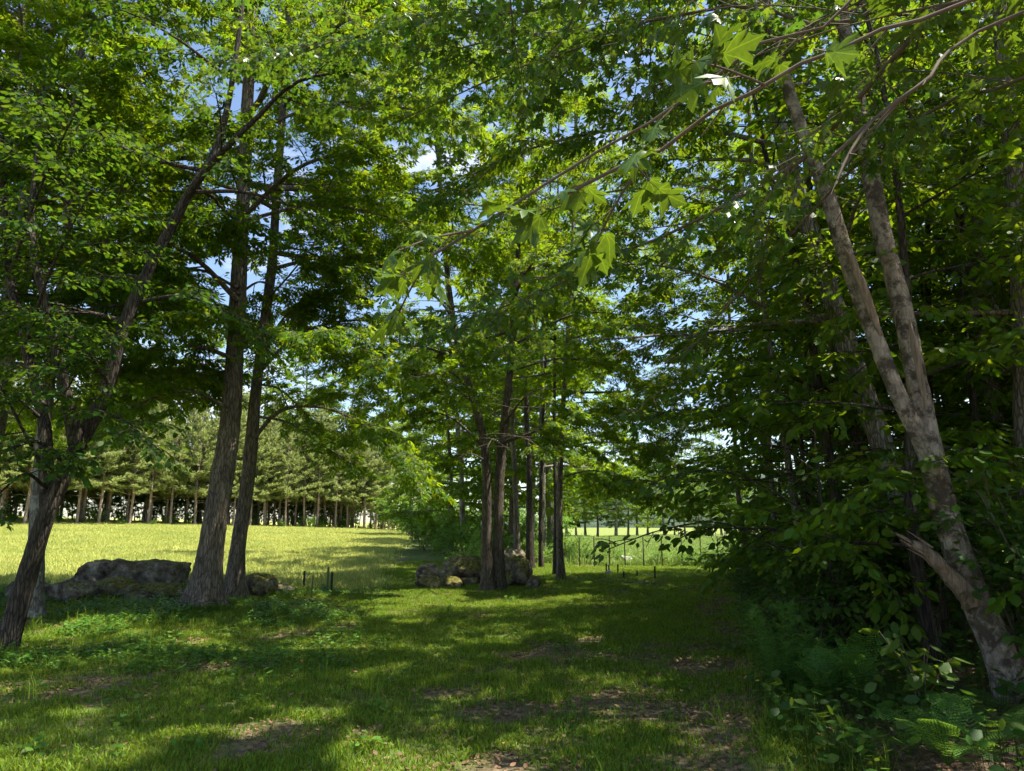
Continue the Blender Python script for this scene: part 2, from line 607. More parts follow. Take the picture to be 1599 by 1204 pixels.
def tube(pts, rad, sides=6, angmod=None, cap=True):
    """pts (n,3), rad (n,) -> V, quads"""
    p = np.asarray(pts, float)
    n = len(p)
    rad = np.asarray(rad, float)
    T = np.gradient(p, axis=0)
    T = unit(T)
    mean = unit(p[-1] - p[0])
    ref = np.array([1.0, 0, 0]) if abs(mean[2]) > 0.75 else np.array([0, 0, 1.0])
    A = unit(np.cross(T, ref))
    B = np.cross(T, A)
    th = np.linspace(0, 2 * np.pi, sides, endpoint=False)
    R = rad[:, None] * np.ones(sides)[None]
    if angmod is not None:
        R = R * angmod
    V = p[:, None, :] + R[..., None] * (np.cos(th)[None, :, None] * A[:, None, :] + np.sin(th)[None, :, None] * B[:, None, :])
    V = V.reshape(-1, 3)
    i = np.arange(n - 1)[:, None] * sides
    j = np.arange(sides)[None]
    j2 = (j + 1) % sides
    F = np.stack([i + j, i + sides + j, i + sides + j2, i + j2], -1).reshape(-1, 4)
    return V, F


def prisms(s, e, r0, r1):
    """many straight 3-sided twigs at once"""
    s = np.asarray(s, float)
    e = np.asarray(e, float)
    n = len(s)
    T = unit(e - s)
    ref = np.where(np.abs(T[:, 2:3]) > 0.9, np.array([[1.0, 0, 0]]), np.array([[0, 0, 1.0]]))
    A = unit(np.cross(T, ref))
    B = np.cross(T, A)
    V = np.zeros((n, 6, 3))
    for k in range(3):
        a = 2 * np.pi * k / 3
        o = math.cos(a) * A + math.sin(a) * B
        V[:, k] = s + o * np.reshape(r0, (-1, 1))
        V[:, 3 + k] = e + o * np.reshape(r1, (-1, 1))
    base = (np.arange(n) * 6)[:, None]
    F = np.concatenate([base + np.array([[k, 3 + k, 3 + (k + 1) % 3, (k + 1) % 3]]) for k in range(3)], 0)
    return V.reshape(-1, 3), F


# leaf shapes: x along the midrib, y across, z the droop
def _fan(outline, centre=None):
    o = np.array(outline, float)
    if centre is None:
        V = o
        F = [[0, i, i + 1] for i in range(1, len(o) - 1)]
    else:
        V = np.vstack([[centre], o])
        k = len(o)
        F = [[0, 1 + i, 1 + (i + 1) % k] for i in range(k)]
    z = -0.35 * V[:, 1] ** 2 * 1.6 - 0.16 * V[:, 0] ** 2 + 0.05
    return np.c_[V, z], np.array(F)


_half = [(-0.07, 0.10), (0.0, 0.40), (0.13, 0.31), (0.27, 0.24), (0.40, 0.40), (0.58, 0.58), (0.62, 0.36), (0.55, 0.17), (0.74, 0.25), (0.80, 0.13)]
LEAF = {
    'maple': _fan([(0, 0)] + _half + [(1.05, 0)] + [(x, -y) for x, y in _half[::-1]], (0.3, 0.0)),
    'maple_low': _fan([(0, 0), (0.0, -0.38), (0.55, -0.55), (0.58, -0.17), (1.02, 0), (0.58, 0.17), (0.55, 0.55), (0.0, 0.38)]),
    'oval': _fan([(0, 0), (0.25, -0.25), (0.62, -0.27), (1, 0), (0.62, 0.27), (0.25, 0.25)]),
    'kite': _fan([(0, 0), (0.45, -0.36), (1.0, 0), (0.45, 0.36)]),
}
LEAF['maple_tri'] = (np.array([[0, 0, 0.05], [0, -0.42, -0.05], [0.6, -0.56, -0.14], [0.55, -0.2, -0.02], [1.02, 0, -0.12], [0.55, 0.2, -0.02], [0.6, 0.56, -0.14], [0, 0.42, -0.05]]), np.array([[0, 1, 2], [0, 3, 4], [0, 4, 5], [0, 6, 7]]))
LEAF['kite'] = (LEAF['kite'][0], np.array([[0, 1, 2], [0, 2, 3]]))


def leaf_geo(pos, d, nrm, size, shape):
    T, F = LEAF[shape]
    d = unit(d)
    y = unit(np.cross(nrm, d))
    z = np.cross(d, y)
    s = np.reshape(size, (-1, 1, 1))
    V = pos[:, None, :] + s * (T[None, :, 0:1] * d[:, None] + T[None, :, 1:2] * y[:, None] + T[None, :, 2:3] * z[:, None])
    k = len(T)
    FF = (F[None] + (np.arange(len(pos)) * k)[:, None, None]).reshape(-1, 3)
    return V.reshape(-1, 3), FF


def rotz(d, a):
    c, s_ = np.cos(a), np.sin(a)
    return np.stack([d[..., 0] * c - d[..., 1] * s_, d[..., 0] * s_ + d[..., 1] * c, d[..., 2]], -1)


# ------------------------------------------------------------------ broadleaf tree generator


def trunk_geo(pts, rad, rng, sides=18, step=0.14, flare=0.5, lump=0.08):
    L = np.linalg.norm(np.diff(pts, axis=0), axis=1).sum()
    n = max(6, int(L / step))
    p = spline(pts, n)
    cum = np.concatenate([[0], np.cumsum(np.linalg.norm(np.diff(np.asarray(pts, float), axis=0), axis=1))])
    u = np.linspace(0, cum[-1], n)
    r = np.interp(u, cum, rad)
    th = np.linspace(0, 2 * np.pi, sides, endpoint=False)[None]
    fl = np.exp(-np.maximum(u - 0.2, 0) / 0.28)[:, None]
    ph = rng.random(4) * 6.3
    am = 1 + flare * fl * (0.75 + 0.45 * np.cos(4 * th + ph[0]) + 0.25 * np.cos(7 * th + ph[1]))
    am = am + lump * (0.6 * np.sin(2 * th + 1.7 * u[:, None] + ph[2]) + 0.5 * np.sin(3 * th - 2.3 * u[:, None] + ph[3]))
    am = am + lump * 0.35 * rng.standard_normal((n, sides))
    return tube(p, r, sides, am), p, r, u


def curve_limb(p0, az, el, L, rng, n=8, droop=0.75, wig=0.18):
    t = np.linspace(0, 1, n)
    e = el * (1 - droop * t) + rng.normal(0, wig * 0.4, n)
    a = az + np.cumsum(rng.normal(0, wig, n)) * 0.6
    st = np.stack([np.cos(e) * np.cos(a), np.cos(e) * np.sin(a), np.sin(e)], -1) * (L / (n - 1))
    return np.vstack([p0, p0 + np.cumsum(st[1:], 0)])


class Foliage:
    def __init__(self):
        self.s, self.d, self.l = [], [], []

    def add(self, s, d, l):
        self.s.append(s)
        self.d.append(d)
        self.l.append(l)


def branch_out(limb, r0, rng, A, fol, sec_sp, tw_sp, tw_len, mi=0, sides=6, start=0.22, spread=1.0, sec_len=None):
    """limb polyline -> tubes for limb and its side branches into A, twigs into fol"""
    n = len(limb)
    L = np.linalg.norm(np.diff(limb, axis=0), axis=1).sum()
    A.add(*tube(limb, np.linspace(r0, max(0.006, r0 * 0.22), n), sides), mi)
    ns = max(2, int(L * (1 - start) / sec_sp))
    side = 1 if rng.random() < 0.5 else -1
    brs = []
    for k in range(ns):
        u = start + (1 - start) * (k + rng.random() * 0.7) / ns
        f = u * (n - 1)
        i = min(int(f), n - 2)
        p = limb[i] + (limb[i + 1] - limb[i]) * (f - i)
        t = unit(limb[i + 1] - limb[i])
        side = -side
        a = side * rng.uniform(0.6, 1.15)
        dd = rotz(t, a)
        dd[2] = 0.5 * dd[2] + rng.normal(0.04, 0.3)
        base = sec_len if sec_len else 0.52 * L
        bl = (base * (1 - 0.75 * u) + 0.35) * rng.uniform(0.65, 1.2) * spread
        m = 5
        tt = np.linspace(0, 1, m)[:, None]
        bend = rng.normal(0, 0.18)
        dirs = unit(np.stack([rotz(dd, bend * q) for q in tt[:, 0]]) + np.array([0, 0, -1.0]) * (0.28 * tt ** 1.5))
        bp = np.vstack([p, p + np.cumsum(dirs[1:] * (bl / (m - 1)), 0)])
        brs.append((bp, bl))
        rb = max(0.006, r0 * 0.4 * (1 - 0.6 * u))
        A.add(*tube(bp, np.linspace(rb, 0.004, m), 4), mi)
    k = max(2, int(n * 0.55))
    tip = limb[k:]
    if len(tip) >= 2:
        brs.append((tip, np.linalg.norm(np.diff(tip, axis=0), axis=1).sum()))
    for bp, bl in brs:
        m = len(bp)
        nt_ = max(2, int(bl / tw_sp))
        sd_ = 1
        for q in range(nt_):
            u = 0.12 + 0.88 * (q + rng.random() * 0.6) / nt_
            f = min(u, 0.999) * (m - 1)
            i = min(int(f), m - 2)
            p = bp[i] + (bp[i + 1] - bp[i]) * (f - i)
            t = unit(bp[i + 1] - bp[i])
            sd_ = -sd_
            dd = rotz(t, sd_ * rng.uniform(0.5, 1.1))
            dd = dd + np.array([0, 0, rng.normal(-0.05, 0.34)])
            fol.add(p, unit(dd), tw_len * rng.uniform(0.5, 1.15) * (1 - 0.45 * u))
        fol.add(bp[-2], unit(bp[-1] - bp[-2]), np.linalg.norm(bp[-1] - bp[-2]) + 0.5 * tw_len)


def leaves_from(fol, rng, ls, size, tilt=0.33, droop=0.28, keep=1.0):
    s = np.array(fol.s)
    d = np.array(fol.d)
    l = np.array(fol.l)
    n = np.maximum(1, (l / ls).astype(int))
    idx = np.repeat(np.arange(len(s)), n)
    k = np.concatenate([np.arange(q) for q in n])
    u = (k + 0.4 + 0.5 * rng.random(len(k))) / n[idx]
    pos = s[idx] + d[idx] * (l[idx] * u)[:, None]
    pos[:, 2] -= 0.10 * (u ** 2) * l[idx]
    allp, alld = [], []
    for sg in (-1, 1):
        ld = rotz(d[idx], sg * rng.uniform(0.4, 1.35, len(idx)))
        ld[:, 2] = 0.5 * ld[:, 2] + rng.normal(-droop, 0.22, len(idx))
        ld = unit(ld)
        allp.append(pos + ld * (size * rng.uniform(0.15, 0.5, len(idx)))[:, None])
        alld.append(ld)
    tl = d + np.array([0, 0, -droop])
    allp.append(s + d * l[:, None])
    alld.append(unit(tl))
    pos = np.concatenate(allp)
    dr = np.concatenate(alld)
    if keep < 1:
        q = rng.random(len(pos)) < keep
        pos, dr = pos[q], dr[q]
    nrm = unit(np.array([0, 0, 1.0]) + rng.normal(0, tilt, (len(pos), 3)))
    sz = size * rng.uniform(0.55, 1.2, len(pos))
    return pos, dr, nrm, sz


GAP_LEVEL = 0.615


def open_canopy(wp):  # keep mask: gaps run along the sun's rays, shaped to throw lawn flecks
    sx = np.array([S[0], S[1], S[2]])
    a = unit(np.cross(sx, [0, 1.0, 0]))
    b_ = np.cross(sx, a)
    u, v = wp @ a, wp @ b_
    n = 0.68 * vnoise(u, v, 0.78, 11) + 0.32 * vnoise(u, v, 2.1, 12)
    return n < GAP_LEVEL


def make_tree(name, label, tp, tr, seed, bark='bark_maple', leaf='maple', shape='maple_tri', cat='tree', group=None,
              cb=0.3, top=1.0, nl=14, L=(3.4, 1.2), el=(0.45, 0.95), sec_sp=0.29, tw_sp=0.115, tw_len=0.52, ls=0.07,
              size=0.13, extra=(), stems=(), azc=None, azw=1.2, limb_r=0.32, hero=True, twigs=True, sides=18, step=0.14,
              flare=0.5, lump=0.08, keep=1.0, tilt=0.48, droop=0.32, stubs=0, loc=None, thin=True):
    """tp: trunk points in the world, tp[0] on the ground. returns the tree's root"""
    rng = np.random.default_rng(seed)
    tp = np.asarray(tp, float)
    base = tp[0].copy() if loc is None else np.asarray(loc, float)
    tpl = tp - base
    d0 = unit(tpl[1] - tpl[0])
    tpl[0] = tpl[0] - d0 * 0.25
    root = thing(name, label, cat, base, group)
    A = Acc()
    (V, F), p, r, u = trunk_geo(tpl, tr, rng, sides, step, flare, lump)
    A.add(V, F)
    tme = A.mesh("trunk", [M[bark]])
    part("trunk", tme, root)
    axes = [(p, r)]
    for sp_, sr_ in stems:                    # further stems from the same stool
        B = Acc()
        (V, F), p2, r2, u2 = trunk_geo(np.asarray(sp_, float) - base, sr_, rng, sides, step, 0.25, lump)
        B.add(V, F)
        part("stem", B.mesh("stem", [M[bark]]), root)
        axes.append((p2, r2))
    fol = Foliage()
    W = Acc()
    for ai, (p, r) in enumerate(axes):
        cnt = nl if ai == 0 else max(4, int(nl * 0.6))
        n = len(p)
        for i in range(cnt):
            s_ = (i + rng.random() * 0.8) / cnt
            t = cb + (top - cb) * s_
            f = min(t, 0.999) * (n - 1)
            j = min(int(f), n - 2)
            q = p[j]
            if azc is None:
                az = i * 2.39996 + rng.normal(0, 0.35) + seed
            else:
                az = azc + rng.uniform(-azw, azw)
            Li = (L[0] + (L[1] - L[0]) * s_) * rng.uniform(0.75, 1.2)
            e = el[0] + (el[1] - el[0]) * s_ + rng.normal(0, 0.1)
            limb = curve_limb(q, az, e, Li, rng, n=8)
            if hero:
                B = Acc()
                branch_out(limb, max(0.012, min(r[j] * 0.62, limb_r * r[0] * (1 - 0.6 * s_))), rng, B, fol, sec_sp, tw_sp, tw_len)
                part("limb", B.mesh("limb", [M[bark]]), root)
            else:
                branch_out(limb, max(0.012, min(r[j] * 0.62, limb_r * r[0] * (1 - 0.6 * s_))), rng, W, fol, sec_sp, tw_sp, tw_len, sides=5)
        # leader
        k = int(n * 0.86)
        branch_out(p[k:], r[k] * 0.9, rng, W, fol, sec_sp, tw_sp, tw_len, sides=5)
    for ex in extra:                          # limbs laid out by hand: (points, r0)
        B = Acc()
        pts = spline(np.asarray(ex[0], float) - base, 14)
        o = ex[2] if len(ex) > 2 else {}
        branch_out(pts, ex[1], rng, B, fol, o.get('sec_sp', sec_sp), tw_sp, tw_len, start=o.get('start', 0.2), sec_len=o.get('sec_len'), spread=o.get('spread', 1.0))
        part("limb", B.mesh("limb", [M[bark]]), root)
    pos, dr, nrm, sz = leaves_from(fol, rng, ls, size, tilt, droop, keep)
    if hero and thin:
        q = open_canopy(pos + base)
        pos, dr, nrm, sz = pos[q], dr[q], nrm[q], sz[q]
    if twigs:
        s = np.array(fol.s)
        e = s + np.array(fol.d) * np.array(fol.l)[:, None]
        if hero and thin:
            q = open_canopy((s + e) / 2 + base)
            s, e = s[q], e[q]
        W.add(*prisms(s, e, 0.0045, 0.002), 0)
    V, F = leaf_geo(pos, dr, nrm, sz, shape)
    W.add(V, F, 1, smooth=False)
    c = part("crown", W.mesh("crown", [M[bark], M[leaf]]), root)
    c["kind"] = "stuff"
    global NTRI
    NTRI += len(F)
    return root


NTRI = 0

# ------------------------------------------------------------------ ground


def edge_x(y):
    """where the lawn ends and the right-hand wood begins"""
    return 0.5 + 0.285 * np.asarray(y, float)


def field_mask(x, y):
    x = np.asarray(x, float)
    y = np.asarray(y, float)
    wob = 0.8 * (vnoise(x, y, 0.35) - 0.5)
    return ss(-(x + wob) - (1.0 + 0.115 * y), 0, 1.4) * ss(y + wob, 17.6, 19.2)


def crop_mask(x, y):
    wob = 0.8 * (vnoise(x, y, 0.3, 2) - 0.5)
    return ss(y + wob, 29.5, 30.5) * ss(np.asarray(x) + 0.02 * np.asarray(y), 0.8, 2.2)


def bare_mask(x, y):
    """bare soil and litter patches in the lawn"""
    x = np.asarray(x, float)
    y = np.asarray(y, float)
    n = 0.6 * vnoise(x, y, 1.1, 3) + 0.4 * vnoise(x, y, 2.9, 4)
    near = 1 - ss(y, 6.0, 11.5)
    strip = np.exp(-((x - edge_x(y) + 0.75) / 0.6) ** 2) * (1 - ss(y, 20, 30))
    left = 0.6 * ss(-x, 1.5, 4)
    return ss(n + 0.19 * near * (1 - left) + 0.30 * strip, 0.66, 0.80)


def axis(lo, hi, d0, grow):
    a = [0.0]
    d = d0
    while a[-1] < hi:
        a.append(a[-1] + d)
        d *= grow
    b = [0.0]
    d = d0
    while b[-1] > lo:
        b.append(b[-1] - d)
        d *= grow
    return np.array(sorted(set(b + a)))


gx = axis(-1500, 1500, 0.35, 1.045)
gy = axis(-60, 2500, 0.35, 1.03)
X, Y = np.meshgrid(gx, gy)
Z = H(X, Y)
nv = X.size
i = np.arange(len(gy) - 1)[:, None] * len(gx) + np.arange(len(gx) - 1)[None]
F = np.stack([i, i + 1, i + 1 + len(gx), i + len(gx)], -1).reshape(-1, 4)
me = build_mesh("ground", np.c_[X.ravel(), Y.ravel(), Z.ravel()], [F], [M['ground']], smooth=True)
zone = np.zeros((nv, 4), np.float32)
xr, yr = X.ravel(), Y.ravel()
zone[:, 0] = field_mask(xr, yr)
zone[:, 1] = crop_mask(xr, yr)
fl = ss(xr - edge_x(yr), -0.1, 0.7) * (1 - ss(yr, 24, 26))
zone[:, 2] = np.clip(fl + 0.85 * bare_mask(xr, yr) * (1 - zone[:, 0]) * (1 - zone[:, 1]), 0, 1)
zone[:, 3] = 1
ca = me.color_attributes.new("zone", 'FLOAT_COLOR', 'POINT')
ca.data.foreach_set("color", zone.ravel())
tag(obj("ground", me), "grassy ground of lawn, hay field and woodland floor", kind='structure')

# far hill beyond the right-hand field
hx = np.linspace(40, 900, 60)
hy = np.linspace(420, 1100, 20)
HX, HY = np.meshgrid(hx, hy)
prof = np.sin(np.clip((HY - 420) / 680, 0, 1) * np.pi)
HZ = -4 + prof * (48 + 14 * np.sin(HX / 160.0) + 7 * np.sin(HX / 61.0 + 1.0)) + 6 * vnoise(HX, HY, 0.03)
i = np.arange(19)[:, None] * 60 + np.arange(59)[None]
F = np.stack([i, i + 1, i + 61, i + 60], -1).reshape(-1, 4)
mh, nh, oh = new_mat("wooded_hill")
tch = nh.nodes.new("ShaderNodeTexCoord")
nn = nd(nh, "ShaderNodeTexNoise", Scale=0.12, Detail=8, Roughness=0.7)
nh.links.new(tch.outputs["Object"], nn.inputs["Vector"])
pbh = nd(nh, "ShaderNodeBsdfPrincipled", Roughness=1.0)
nh.links.new(ramp(nh, nn.outputs["Fac"], [(0.3, (0.03, 0.055, 0.035)), (0.7, (0.08, 0.13, 0.06))]), pbh.inputs["Base Color"])
bph = nd(nh, "ShaderNodeBump", Strength=1.0, Distance=8.0)
nh.links.new(nn.outputs["Fac"], bph.inputs["Height"])
nh.links.new(bph.outputs[0], pbh.inputs["Normal"])
nh.links.new(pbh.outputs[0], oh.inputs["Surface"])
tag(obj("hill", build_mesh("hill", np.c_[HX.ravel(), HY.ravel(), HZ.ravel()], [F], [mh], smooth=True)), "distant wooded hill beyond the field", kind='structure')

# ------------------------------------------------------------------ boulders


def boulder(name, label, c, size, rz, seed, mat='rock', cuts=7, sub=5, rough=0.14, group=None, tilt=0.0, p=2.6, flat=1.0):
    rng = np.random.default_rng(seed)
    bm = bmesh.new()
    bmesh.ops.create_icosphere(bm, subdivisions=sub, radius=1.0)
    V = np.array([v.co[:] for v in bm.verts])
    # squarish superellipsoid, then planes cut off its sides
    V = V / (np.abs(V) ** p).sum(1, keepdims=True) ** (1 / p)
    for k in range(cuts):
        n = unit(rng.normal(0, 1, 3) * np.array([1, 1, 0.8]))
        d = rng.uniform(0.62, 0.9)
        ov = np.maximum(V @ n - d, 0)
        V = V - ov[:, None] * n * 0.85
    if flat < 1:
        V[:, 2] = np.where(V[:, 2] > flat, flat + (V[:, 2] - flat) * .12, V[:, 2]) / (flat + (1 - flat) * .12)
    V = V * np.array(size) * 0.5
    s = max(size)
    off = rng.random(3) * 50
    for j in range(len(V)):
        q = Vector(V[j] * (2.2 / s) + off)
        a = mnoise.fractal(q, 0.75, 2.1, 7) * rough * s * 0.5
        b = mnoise.ridged_multi_fractal(q * 1.7, 0.9, 2.1, 6, 1.0, 2.0) * rough * 0.16 * s
        vd = mnoise.voronoi(q * 1.5 + Vector((a, b, a)) * (3 / s))[0]
        ck = max(0.0, 1 - (vd[1] - vd[0]) / 0.07)
        nn_ = V[j] / (np.linalg.norm(V[j]) + 1e-9)
        V[j] += nn_ * (a - b - ck * 0.022 * s)
    if tilt:
        ct, st = math.cos(tilt), math.sin(tilt)
        V = np.c_[V[:, 0] * ct - V[:, 2] * st, V[:, 1], V[:, 0] * st + V[:, 2] * ct]
    for v, co in zip(bm.verts, V):
        v.co = co
    for f in bm.faces:
        f.smooth = True
    me = bpy.data.meshes.new(name)
    bm.to_mesh(me)
    bm.free()
    me.materials.append(M[mat])
    o = obj(name, me, loc=c)
    o.rotation_euler = (0, 0, rz)
    return tag(o, label, 'boulder', group)


def rock_at(px, py, wpx, hpx, depth_m, **kw):
    """boulder whose base shows at (px,py) and which is wpx wide and hpx high in the photo"""
    b = G(px, py)
    k = b[1] / F_PX * 1.02
    wd, ht = wpx * k, hpx * k
    c = b + np.array([0, depth_m * 0.45, ht * 0.36])
    return boulder(kw.pop('name', 'boulder'), kw.pop('label'), c, (wd, depth_m, ht * 1.35), kw.pop('rz', 0.0), **kw)


rock_at(172, 922, 178, 42, 1.3, label='long flat-topped mossy boulder lying beside the thick leaning trunks', seed=6, rz=0.06, cuts=6, rough=0.11, tilt=-0.05, p=4.5, flat=0.5, sub=6)
rock_at(94, 944, 74, 34, 0.9, label='low brown rounded boulder in front of the long boulder, nearest the leaning dark tree', seed=5, cuts=4, p=2.3)
rock_at(160, 934, 80, 26, 0.8, label='broad mossy rock under the front of the long boulder', seed=8, mat='rock_moss', p=2.4)
rock_at(240, 938, 74, 24, 0.8, label='low moss-covered rock between the long boulder and the thick trunk', seed=9, mat='rock_moss', p=2.3)
rock_at(20, 938, 64, 30, 0.9, label='dark rock at the left frame edge behind the leaning tree', seed=11, p=2.4)
rock_at(396, 932, 60, 30, 0.8, label='knobbly rock just right of the twin thick trunks', seed=12, mat='rock_moss', rough=0.2, p=2.4)
rock_at(440, 925, 34, 12, 0.5, label='small flat pale stone in the grass left of the four stakes', seed=13, mat='rock')
rock_at(205, 941, 40, 14, 0.5, label='small stone in the weeds below the long boulder', seed=14, mat='rock')
rock_at(727, 914, 88, 40, 1.5, label='largest rounded mossy boulder left of the double trunk', seed=21, mat='rock_moss', p=2.3, cuts=6, rough=0.14, sub=6)
rock_at(668, 908, 42, 25, 0.8, label='dark rounded boulder at the left end of the central rock pile', seed=22, p=2.2)
rock_at(668, 920, 46, 18, 0.6, label='low mossy rock at the front left foot of the central rock pile', seed=23, mat='rock_moss', p=2.2)
rock_at(700, 918, 40, 16, 0.6, label='small mossy rock in front of the largest rounded boulder', seed=24, mat='rock_moss', p=2.2)
rock_at(735, 914, 40, 12, 0.5, label='thin flat grey stone lying before the largest rounded boulder', seed=25, mat='rock', p=3.0)
rock_at(810, 916, 64, 40, 1.4, label='angular mossy boulder right of the double trunk', seed=26, mat='rock_moss', p=3.0, cuts=9, sub=6)
rock_at(833, 918, 30, 18, 0.6, label='dark low rock at the right end of the central rock pile', seed=27, p=2.3)
rock_at(790, 890, 60, 34, 1.0, label='reddish boulder showing behind the double trunk', seed=28, p=2.6)
rock_at(978, 882, 22, 14, 0.7, label='pale grey stone out on the sunlit mown grass', seed=29, mat='pale_stone', p=2.3)
rock_at(952, 898, 9, 7, 0.3, label='small pale stone beside the short stakes on the lawn', seed=30, mat='pale_stone', p=2.3)

# ------------------------------------------------------------------ the trees one can tell apart


def pix_path(L_, base=None):
    pts = [P(*q) for q in L_]
    if base is not None:
        pts = [base] + pts
    return np.array(pts)


def px_r(w_px, depth):
    return 0.5 * w_px * depth / F_PX * 0.84


# leaning dark tree, far left, with a second stem
b = G(8, 1012)
d = b[1]
tp = pix_path([(40, 905, d), (75, 800, d), (120, 700, d + .1), (165, 610, d + .1), (205, 480, d + .2), (285, 320, d + .3), (340, 225, d + .4), (368, 90, d + .5), (385, -60, d + .6), (400, -260, d + .8)], b)
tr = [px_r(q, d) for q in (38, 34, 31, 28, 26, 23, 19, 14, 11, 8, 4)]
st = [(pix_path([(75, 800, d), (72, 740, d + .2), (68, 650, d + .3), (40, 540, d + .5), (15, 430, d + .7), (5, 300, d + .8), (0, 120, d + 1.)]), [px_r(q, d) for q in (24, 26, 23, 20, 16, 11, 4)]),
      (pix_path([(120, 700, d), (108, 640, d - .2), (78, 500, d - .4), (50, 380, d - .5), (55, 260, d - .5), (70, 120, d - .6)]), [px_r(q, d) for q in (22, 22, 16, 12, 8, 3)])]
exl = [(pix_path([(290, 310, d + .3), (330, 255, d), (400, 185, d - .3), (460, 130, d - .5), (540, 110, d - .7)]), 0.06, {'sec_sp': 0.8}),
       (pix_path([(300, 300, d + .3), (380, 300, d), (450, 320, d - .2), (520, 350, d - .4)]), 0.035, {'sec_sp': 0.7}),
       (pix_path([(225, 470, d + .2), (290, 462, d), (360, 490, d - .2), (430, 530, d - .3)]), 0.03, {'sec_sp': 0.7}),
       (pix_path([(100, 720, d), (60, 690, d - .5), (20, 700, d - .9), (-40, 730, d - 1.2)]), 0.035),
       (pix_path([(60, 650, d + .2), (20, 620, d - .3), (-30, 640, d - .8)]), 0.03),
       (pix_path([(150, 640, d), (200, 660, d - .6), (225, 690, d - 1.0)]), 0.02, {'sec_len': 0.5}),
       (pix_path([(170, 600, d), (130, 540, d - .6), (90, 520, d - 1.2)]), 0.03),
       (pix_path([(70, 760, d), (40, 740, d - .4), (0, 770, d - .8), (-30, 810, d - 1.0)]), 0.025, {'sec_len': .9}),
       (pix_path([(72, 740, d), (30, 660, d - .6), (-20, 560, d - 1.1)]), 0.03, {'sec_len': 1.1}),
       (pix_path([(68, 650, d), (110, 600, d - .9), (120, 560, d - 1.4)]), 0.02, {'sec_len': .8}),
       (pix_path([(40, 540, d), (80, 420, d - 1.0), (140, 300, d - 1.8)]), 0.03, {'sec_len': 1.2}),
       (pix_path([(15, 430, d), (60, 300, d - .9), (120, 170, d - 1.8)]), 0.03, {'sec_len': 1.2})]
make_tree('leaning_tree', 'dark leaning tree with a forked trunk at the left edge', tp, tr, 11, bark='bark_dark', leaf='apple', shape='oval',
          cb=0.32, nl=13, L=(2.2, 1.3), el=(0.1, 0.8), thin=False, stems=st, extra=exl, size=0.10, ls=0.07, tw_sp=0.10, sec_sp=.26, azc=math.pi * 0.75, azw=1.3, flare=0.25, lump=0.07)

# straight grey trunk behind it
b = G(54, 966)
d = b[1]
tp = pix_path([(58, 820, d), (75, 600, d + .1), (100, 420, d + .2), (124, 110, d + .3), (130, 0, d + .3), (135, -200, d + .4), (140, -500, d + .5)], b)
make_tree('maple_tree', 'straight grey tree just behind the dark leaning tree', tp, [px_r(q, d) for q in (30, 26, 22, 20, 16, 14, 10, 3)], 12, bark='bark_grey',
          cb=0.32, nl=24, L=(3.6, 1.8), el=(0.1, 0.8), size=0.15, thin=False, twigs=False)

# two thick maples
b = G(318, 948)
d = b[1]
tp = pix_path([(330, 850, d), (345, 760, d), (362, 630, d + .1), (372, 450, d + .2), (380, 300, d + .3), (388, 120, d + .4), (392, -60, d + .5), (396, -400, d + .7), (400, -800, d + .9)], b)
exl = [(pix_path([(362, 640, d), (300, 612, d - .8), (230, 625, d - 1.6), (170, 655, d - 2.2)]), 0.035, {'sec_len': 1.2}),
       (pix_path([(364, 610, d), (320, 590, d + .8), (250, 600, d + 1.6), (190, 640, d + 2.2)]), 0.03, {'sec_len': 1.2}),
       (pix_path([(366, 560, d), (300, 540, d - .6), (230, 560, d - 1.2), (160, 600, d - 1.6)]), 0.05),
       (pix_path([(372, 470, d), (300, 400, d - .8), (200, 360, d - 1.6), (110, 380, d - 2.4)]), 0.06),
       (pix_path([(378, 340, d), (470, 260, d - 1.), (590, 230, d - 2)]), 0.06),
       (pix_path([(368, 540, d), (420, 520, d - 1), (520, 530, d - 1.8), (600, 560, d - 2.4)]), 0.05),
       (pix_path([(378, 345, d), (500, 320, d - .5), (640, 350, d - 1), (740, 410, d - 1.4)]), 0.04, {'sec_len': 2.0}),
       (pix_path([(384, 210, d), (520, 160, d - .5), (680, 180, d - 1), (800, 240, d - 1.4)]), 0.04, {'sec_len': 2.0}),
       (pix_path([(390, 60, d), (560, 20, d - .5), (740, 60, d - 1)]), 0.04, {'sec_len': 2.0}),
       (pix_path([(372, 450, d), (300, 420, d + .6), (210, 450, d + 1.2), (120, 500, d + 1.6)]), 0.04, {'sec_len': 2.0}),
       (pix_path([(376, 400, d), (470, 390, d + 1), (560, 440, d + 1.6)]), 0.035, {'sec_len': 1.8}),
       (pix_path([(372, 460, d), (410, 440, d + 1), (450, 470, d + 2), (480, 520, d + 2.6)]), 0.03, {'sec_len': 1.8}),
       (pix_path([(368, 520, d), (320, 470, d + 1), (270, 470, d + 2), (230, 510, d + 2.6)]), 0.03, {'sec_len': 1.8}),
       (pix_path([(378, 350, d), (330, 320, d + 1.2), (270, 350, d + 2.2), (220, 410, d + 2.8)]), 0.03, {'sec_len': 1.8}),
       (pix_path([(364, 590, d), (310, 570, d + .8), (260, 580, d + 1.5)]), 0.025, {'sec_len': 1.3}),
       (pix_path([(380, 320, d), (420, 290, d + 1.2), (470, 330, d + 2.2)]), 0.03, {'sec_len': 1.8})]
make_tree('maple_tree', 'thickest maple trunk, leaning slightly right beside the long boulder', tp, [px_r(q, d) for q in (56, 45, 40, 36, 30, 26, 23, 19, 12, 4)], 13,
          cb=0.28, nl=22, keep=0.85, L=(4.8, 2.2), el=(0.15, 0.8), extra=exl, thin=False, flare=0.85, sides=28, step=0.09, lump=0.05, size=0.15)
b = G(364, 934)
d = b[1]
